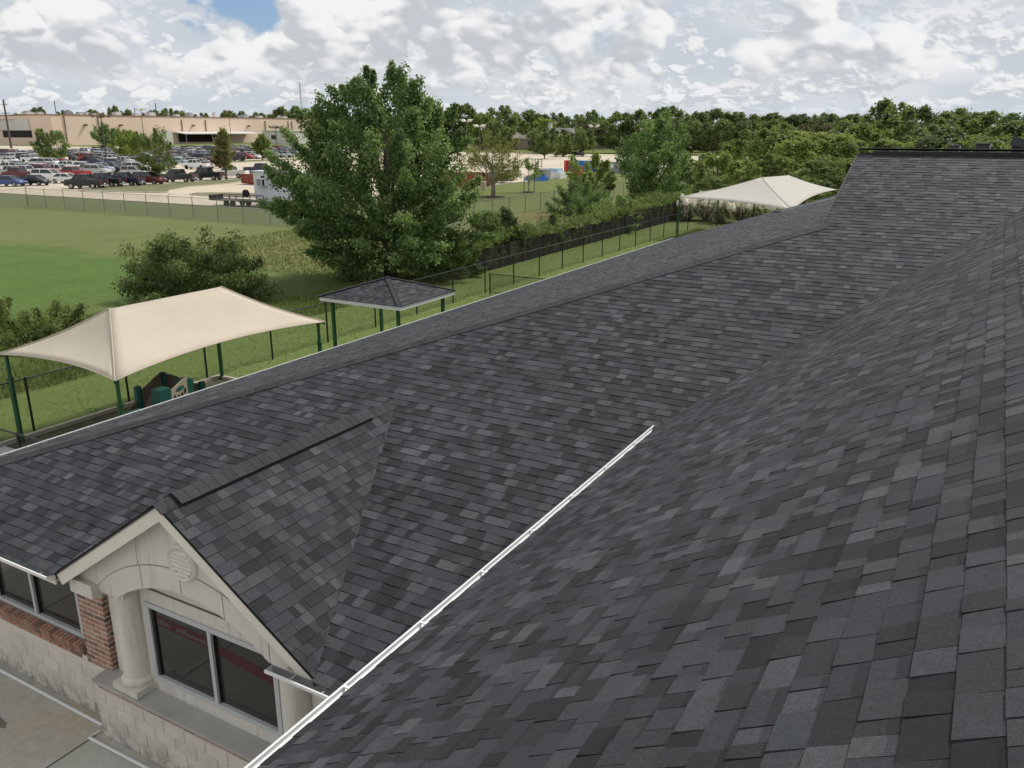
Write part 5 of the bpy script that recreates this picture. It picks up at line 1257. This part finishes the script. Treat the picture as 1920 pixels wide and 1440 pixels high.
PAINT = {'white': (.78, .78, .77), 'silver': (.46, .47, .48), 'grey': (.20, .205, .21), 'black': (.012, .012, .014), 'dark grey': (.055, .057, .062), 'blue': (.035, .075, .22), 'navy': (.018, .025, .06), 'red': (.36, .022, .02), 'maroon': (.13, .018, .02), 'tan': (.38, .26, .15), 'beige': (.42, .38, .31), 'pale blue': (.28, .36, .45)}
PM = {k: mat('paint_' + k.replace(' ', '_'), c, .28, spec=.6) for k, c in PAINT.items()}
def car(kind, colour, x, y, rz, label, group='cars parked in the lot', small=False):
    if kind not in VEH: VEH[kind] = vehicle(kind)
    src = VEH[kind]; o = bpy.data.objects.new({'sedan': 'sedan', 'suv': 'sport_utility_vehicle', 'pickup': 'pickup_truck', 'minivan': 'minivan', 'hatchback': 'hatchback', 'jeep': 'off_road_vehicle'}[kind], None); C.objects.link(o)
    o.location = (x, y, .004); o.rotation_euler.z = rz + R(20); o.scale = (1.03, 1.03, 1.1); tag(o, label, {'suv': 'car', 'jeep': 'car', 'sedan': 'car', 'hatchback': 'car', 'minivan': 'van', 'pickup': 'pickup truck'}[kind], group)
    for ch in src.children:
        if small and ch.name.split('.')[0] in ('number_plate', 'rear_bumper', 'front_bumper'): continue
        c = ch.copy(); C.objects.link(c); c.parent = o
        if ch.name.split('.')[0] == 'body':
            c.material_slots[0].link = 'OBJECT' if c.material_slots else None
            c.material_slots[0].material = PM[colour]
        for g_ in ch.children:
            if small: continue
            d_ = g_.copy(); C.objects.link(d_); d_.parent = c
    return o
for k in ('sedan', 'suv', 'pickup', 'minivan', 'hatchback', 'jeep'):
    VEH[k] = vehicle(k)
    for ch in VEH[k].children:
        if ch.name.split('.')[0] == 'body': ch.data.materials.append(PM['white'])
named = [('sedan', 'blue', -131.7, 75.2, 0, 'blue sedan at the far left end of the front row'), ('sedan', 'black', -131, 78.6, 0, 'black sedan beside the blue sedan in the front row'), ('sedan', 'white', -131.8, 84.4, 0, 'white sedan in front of the white minivan'), ('minivan', 'white', -141.5, 87.4, 0, 'white minivan behind the white sedan'), ('pickup', 'maroon', -149, 87.0, 180, 'maroon pickup truck behind the black sedan'), ('pickup', 'red', -143.6, 93.4, 180, 'bright red pickup truck right of the white minivan'),
 ('pickup', 'white', -176, 101, 180, 'white pickup truck left of the white sport utility vehicle with dark windows'), ('suv', 'white', -168.5, 101.5, 180, 'white sport utility vehicle behind the maroon pickup'), ('pickup', 'white', -171.5, 110.5, 180, 'white crew cab pickup truck behind the bright red pickup'), ('sedan', 'white', -164.5, 112, 0, 'white sedan behind the silver sport utility vehicle'), ('suv', 'silver', -150.5, 103, 0, 'silver car between the white sedan and the black pickup'),
 ('pickup', 'black', -116.5, 77.6, 180, 'black pickup truck parked nearest the kerb at the end of the front row'), ('pickup', 'black', -117.2, 81.2, 180, 'second black pickup truck beside the nearest black pickup'), ('pickup', 'navy', -117.0, 84.4, 180, 'navy pickup truck between the black pickups and the maroon car'), ('jeep', 'red', -233, 153, 180, 'red off-road vehicle with spare wheel beside the dark round tree'), ('pickup', 'red', -222, 150, 180, 'dark red pickup truck left of the first floodlight pole'), ('suv', 'white', -213.5, 149.5, 180, 'white sport utility vehicle at the foot of the first floodlight pole'), ('hatchback', 'grey', -207, 142.5, 180, 'grey hatchback left of the first floodlight pole'),
 ('sedan', 'blue', -176, 124, 0, 'dark blue sedan below the first floodlight pole'), ('sedan', 'dark grey', -158.6, 113.6, 0, 'dark sedan in front of the dark blue sedan'), ('pickup', 'white', -189, 136.5, 0, 'white pickup truck right of the first floodlight pole'), ('hatchback', 'red', -184.6, 131.5, 180, 'small red hatchback in front of the white pickup by the floodlight'), ('sedan', 'white', -169.5, 124.4, 0, 'white sedan right of the dark blue sedan'), ('suv', 'silver', -139.2, 102.8, 0, 'silver sport utility vehicle behind the maroon sport utility vehicle'),
 ('suv', 'maroon', -116.8, 88.6, 0, 'maroon sport utility vehicle under the olive tree in the front row'), ('pickup', 'dark grey', -118.3, 95.6, 180, 'dark grey pickup truck right of the maroon sport utility vehicle'), ('pickup', 'black', -119, 102.0, 180, 'black pickup truck left of the pointed yellow green tree'), ('pickup', 'white', -120.2, 108.6, 180, 'white pickup truck between the pointed tree and the red dumpster'), ('pickup', 'navy', -126.5, 121.5, 0, 'dark pickup truck behind the red dumpster'), ('pickup', 'beige', -163.5, 138.4, 0, 'beige pickup truck with a camper shell on the open paving'), ('jeep', 'black', -186.5, 171, 180, 'black off-road vehicle beside the far green island'),
 ('pickup', 'dark grey', -222, 210, 180, 'dark pickup truck left of the slim young tree'), ('pickup', 'white', -218, 214, 0, 'white pickup truck right of the slim young tree'), ('sedan', 'pale blue', -184.5, 149.6, 0, 'pale blue sedan behind the camper shell pickup'), ('sedan', 'silver', -182.8, 152.6, 0, 'silver sedan right of the pale blue sedan'), ('jeep', 'tan', -128.8, 258.5, 180, 'tan off-road vehicle under the small lot tree'), ('hatchback', 'black', -123.4, 261.5, 0, 'dark hatchback parked beside the tan off-road vehicle')]
for k, c_, x, y, rz, lb in named: car(k, c_, x, y, R(rz), lb)
q = random.Random(61); rows = (-156.5, -175.5, -181, -200, -205.5, -226, -231.5, -252, -257.5, -280, -286, -310, -316)
nc = 0; RN = ['second', 'third', 'fourth', 'fifth', 'sixth', 'seventh', 'eighth', 'ninth', 'tenth', 'eleventh', 'twelfth', 'thirteenth', 'fourteenth', 'fifteenth']
taken = [(t[2], t[3]) for t in named] + [(p[0][0], p[0][1]) for p in lot]
for ri, X in enumerate(rows):
    y = .53 * abs(X) + q.uniform(0, 2); n = 0
    while True:
        y += 2.95
        if y > 291: break
        P = (X, y, .7)
        if not in_frame(P): continue
        v = Vector(P) - cam.location; qq = cam.rotation_euler.to_matrix().transposed() @ v; px = 960 + 1549 * qq.x / -qq.z
        if px > 560: break
        if 330 < px < 560 and -200 < X and y > 138: continue
        if q.random() < .36 or any(abs(a - X) < 5.6 and abs(b - y) < 2.5 for a, b in taken): continue
        kind = q.choice(('sedan', 'sedan', 'sedan', 'suv', 'suv', 'pickup', 'hatchback', 'minivan')); colour = q.choice(('white', 'white', 'white', 'silver', 'silver', 'grey', 'black', 'dark grey', 'navy', 'pale blue', 'red', 'beige'))
        n += 1
        car(kind, colour, X + q.uniform(-.4, .4), y, R(q.choice((0, 180))), '%s %s in the %s row back, %s from its near end' % (colour, {'suv': 'sport utility vehicle', 'pickup': 'pickup truck'}.get(kind, kind), RN[ri], ORD[min(n, 40) - 1]), small=True); nc += 1
for k in range(7):
    car(('pickup', 'suv', 'sedan', 'suv', 'sedan', 'suv', 'pickup')[k], ('white', 'white', 'silver', 'white', 'black', 'white', 'silver')[k], -235 + k * 4.0, 252 + k * 3.1, R(180), '%s vehicle glimpsed through the gap in the cottonwood crown, %s from the left' % (('white', 'white', 'silver', 'white', 'black', 'white', 'silver')[k], ORD[k]), small=True)
for k, s_ in VEH.items():
    for ch in list(s_.children):
        for g_ in list(ch.children): bpy.data.objects.remove(g_)
        bpy.data.objects.remove(ch)
    bpy.data.objects.remove(s_)
print('filler cars', nc)

# ------------------------------------------------------------------ things standing about in the lot
def dumpster(x, y, L, W, H_, label, rz=0):
    o = empty('dumpster', (x, y, 0), label, 'dumpster'); b = MB()
    b.box(x - L / 2, x + L / 2, y - W / 2, y - W / 2 + .1, .2, H_); b.box(x - L / 2, x + L / 2, y + W / 2 - .1, y + W / 2, .2, H_); b.box(x - L / 2, x - L / 2 + .1, y - W / 2, y + W / 2, .2, H_); b.box(x + L / 2 - .1, x + L / 2, y - W / 2, y + W / 2, .2, H_); b.box(x - L / 2, x + L / 2, y - W / 2, y + W / 2, .15, .25); b.build('bin', M_RUST, o)
    k = x - L / 2 + .3
    while k < x + L / 2:
        r = MB(); r.box(k, k + .14, y - W / 2 - .09, y - W / 2 - .001, .2, H_); r.build('rib', M_RUSTRIB, o); k += 1.1
    for yy in (y - W / 2 + .3, y, y + W / 2 - .4):
        r = MB(); r.box(x + L / 2 + .001, x + L / 2 + .09, yy, yy + .14, .2, H_); r.build('rib', M_RUSTRIB, o)
    r = MB(); r.box(x - L / 2 - .05, x + L / 2 + .05, y - W / 2 - .06, y - W / 2 + .06, H_, H_ + .1); r.box(x + L / 2 - .06, x + L / 2 + .06, y - W / 2, y + W / 2, H_, H_ + .1); r.build('rim', M_RUSTRIB, o)
dumpster(-101.6, 97.8, 6.6, 2.4, 1.55, 'open rusty red roll-off dumpster left of the white site trailer')
dumpster(-71.5, 106.0, 6.2, 2.4, 2.3, 'rusty red dumpster half hidden behind the cottonwood crown')
dumpster(-70.6, 112.0, 5.0, 2.4, 2.0, 'second rusty red dumpster behind the yellowing tree')
tr_ = empty('site_trailer', (-68, 71, 0), 'white site office trailer with wall air conditioner behind the grey fence', 'trailer')
f = MB(); f.box(-73.4, -62.2, 69.4, 72.4, .75, 3.75); f.build('body', mat('trailer_white', (.70, .72, .74), .5, var=.04), tr_)
f = MB(); f.box(-73.55, -62.05, 69.25, 72.55, 3.75, 3.85); f.build('roof', M_WHITE, tr_)
f = MB(); f.box(-73.3, -62.3, 69.5, 72.3, .45, .75); f.build('chassis', M_RUST, tr_)
f = MB(); f.box(-72.5, -71.2, 68.95, 69.39, 2.2, 3.0); ac = f.build('air_conditioner', M_WHITE, tr_)
f = MB(); f.box(-72.45, -71.75, 68.93, 68.949, 2.25, 2.95); f.build('grille', M_GREY, ac)
f = MB(); f.box(-71.6, -71.25, 68.93, 68.949, 2.25, 2.95); f.build('side_louvre', M_DARK, ac)
f = MB(); f.box(-72.2, -71.6, 69.36, 69.39, 3.1, 3.3); f.build('vent', M_DARK, tr_)
for x in (-72.6, -70.6, -65, -63):
    w2 = MB(); w2.tube([(x, 69.6, .4), (x, 69.9, .4)], .4, 12); w2.build('wheel', M_TYRE, tr_)
ut = empty('utility_trailer', (-74, 67.3, 0), 'black open utility trailer with rails and spare wheel by the grey fence', 'trailer')
f = MB(); f.box(-77.5, -70.0, 66.4, 68.4, .62, .74); f.build('deck', M_BLACK, ut)
for yy in (66.4, 68.4):
    f = MB(); f.box(-77.5, -71.0, yy - .03, yy + .03, 1.15, 1.23); f.build('rail', M_BLACK, ut)
    for k in range(7):
        x = -77.5 + k * 1.08; p = MB(); p.box(x - .03, x + .03, yy - .03, yy + .03, .74, 1.15); p.build('stanchion', M_BLACK, ut)
f = MB(); f.box(-77.55, -77.45, 66.4, 68.4, .74, 1.2); f.build('tail_gate', M_BLACK, ut)
f = MB(); f.tube([(-74.0, 68.5, 1.35), (-74.0, 68.8, 1.35)], .42, 14); f.build('spare_wheel', M_TYRE, ut)
for x in (-74.6, -73.6):
    for yy in (66.25, 68.55):
        w2 = MB(); w2.tube([(x, yy - .12, .36), (x, yy + .12, .36)], .36, 12); w2.build('wheel', M_TYRE, ut)
f = MB(); f.box(-75.2, -73.0, 66.05, 66.4, .72, .80); f.build('mudguard', M_GREY, ut)
f = MB(); f.box(-70.0, -67.5, 66.6, 68.2, .5, .9); f.build('ramp', M_GREY, ut)
# tarpaulined container, grey container and loose materials on the right of the lot
ct = empty('container', (-74.5, 162, 0), 'container under a creased blue tarpaulin with red end', 'container')
f = MB(); f.box(-78.6, -72.0, 160.8, 163.2, 0, 2.2); f.build('box', M_RUST, ct)
f = MB(); n = 14; q = random.Random(8)
for k in range(n):
    a, b = -77.6 + k * .42, -77.6 + (k + 1) * .42; u0, u1 = q.uniform(.02, .16), q.uniform(.02, .16)
    f.face([(a, 160.75 - u0, .15), (b, 160.75 - u1, .1), (b, 160.75, 2.25), (a, 160.75, 2.28)]); f.face([(a, 160.75, 2.28), (b, 160.75, 2.25), (b, 163.25, 2.25), (a, 163.25, 2.28)])
f.build('tarpaulin', M_BLUE, ct, fix=False)
f = MB(); f.box(-79.0, -78.4, 160.6, 163.4, 0, 2.3); f.build('red_end', M_REDP, ct)
cg = empty('container', (-68, 162, 0), 'plain grey steel container right of the blue tarpaulin', 'container')
f = MB(); f.box(-71.6, -66.6, 160.9, 163.1, 0, 2.15); f.build('box', M_GREY, cg); f = MB(); f.box(-69.3, -68.0, 160.84, 160.89, .9, 1.7); f.build('sign', M_PLATE, cg)
cg = empty('container', (-62.5, 162, 0), 'pale green container half hidden by the dense green tree', 'container')
f = MB(); f.box(-66.2, -58.5, 160.9, 163.1, 0, 2.3); f.build('box', mat('pale_green', (.42, .46, .40), .6), cg); f = MB(); f.box(-66.3, -58.4, 160.8, 163.2, 2.3, 2.4); f.build('roof', M_GREYWALL, cg)
rb = MB(); rb.add([(-69.4, 144.0, 0), (-67.4, 144.0, 0), (-67.4, 145.4, 0), (-69.4, 145.4, 0), (-69.2, 144.4, 1.55), (-67.5, 144.4, 1.95), (-67.5, 145.0, 1.95), (-69.2, 145.0, 1.55)], [(0, 3, 2, 1), (4, 5, 6, 7), (0, 1, 5, 4), (1, 2, 6, 5), (2, 3, 7, 6), (3, 0, 4, 7)])
tag(rb.build('water_barrier', M_REDP), 'red plastic wedge at the lawn edge in front of the containers', 'barrier')
bt = MB(); q = random.Random(18)
for k in range(9):
    a, b = -70.6 + k * .42, -70.6 + (k + 1) * .42; z0, z1 = q.uniform(.5, 1.0), q.uniform(.5, 1.0); bt.add([(a, 128, 0), (b, 128, 0), (b, 130, 0), (a, 130, 0), (a, 128.5, z0), (b, 128.5, z1), (b, 129.6, z1), (a, 129.6, z0)], [(4, 5, 6, 7), (0, 1, 5, 4), (2, 3, 7, 6), (0, 4, 7, 3), (1, 2, 6, 5)])
tag(bt.build('tarpaulin_heap', M_BLUE), 'low heap under blue tarpaulin on the lot beside the staked tree', 'tarpaulin')
bx = empty('palletised_unit', (-68.8, 133, 0), 'grey palletised machine with round dark fan opening', 'machine'); f = MB(); f.box(-70.2, -68.2, 131.6, 133.4, 0, 1.75); f.build('cabinet', M_GREY, bx); f = MB(); f.tube([(-69.2, 131.58, .95), (-69.2, 131.5, .95)], .55, 16); f.build('fan_opening', M_DARK, bx)
bx = empty('wrapped_crate', (-68.5, 137.5, 0), 'white wrapped crate with blue lettered top right of the grey machine', 'crate'); f = MB(); f.box(-71.6, -67.6, 136, 138.4, 0, 1.1); f.build('crate', M_WHITE, bx); f = MB(); f.box(-71.2, -68.2, 136.2, 138.2, 1.1, 1.75); f.build('wrapped_stack', mat('pale_blue_wrap', (.42, .55, .68), .5, var=.2, vscale=2), bx)
fb = empty('flatbed_stack', (-72, 121, 0), 'long flatbed loaded with grey steel sections behind the yellowing tree', 'flatbed'); 
for k in range(6):
    f = MB(); f.box(-80 + k * .3, -69.5 + k * .1, 119.5 + k * .35, 119.8 + k * .35, .6 + .12 * (k % 3), .95 + .12 * (k % 3)); f.build('steel_section', M_GREY, fb)
f = MB(); f.box(-79, -69, 119.2, 121.8, .3, .6); f.build('bed', M_WOODF, fb)
for k, (x, y, h) in enumerate(((-80.4, 152.4, 2.9), (-89.2, 166.2, 2.4))):
    o = empty('rolling_ladder', (x, y, 0), '%s dark steel rung ladder standing on the lot' % ('nearer', 'farther')[k], 'ladder')
    for s_ in (-.45, .45):
        f = MB(); f.box(x + s_ - .05, x + s_ + .05, y - .05, y + .05, 0, h); f.build('rail', M_LAMP, o)
    for j in range(6):
        f = MB(); f.box(x - .4, x + .4, y - .04, y + .04, .4 + j * h / 6.6, .48 + j * h / 6.6); f.build('rung', M_LAMP, o)
    f = MB(); f.box(x - .9, x + .7, y - .5, y + .5, 0, .35); f.build('base', M_LAMP, o)
bc = empty('utility_box', (-63.7, 103.5, 0), 'short pale cylindrical bollard at the lawn edge beside the red dumpster', 'bollard'); f = MB(); f.tube([(-63.7, 103.5, 0), (-63.7, 103.5, 1.15)], .4, 14); f.build('body', M_CREAMP, bc); f = MB(); f.tube([(-63.7, 103.5, 1.15), (-63.7, 103.5, 1.25)], [.44, .36], 14); f.build('cap', M_CREAMP, bc)
tf = empty('transformer', (-58, 191, 0), 'pale grey transformer cabinet with fins in front of the wood', 'transformer'); f = MB(); f.box(-59.6, -56.4, 190, 192, 0, 3.1); f.build('cabinet', M_GREYWALL, tf)
for k in range(8):
    f = MB(); f.box(-59.4 + k * .38, -59.3 + k * .38, 189.6, 189.99, .4, 2.7); f.build('fin', M_GREY, tf)
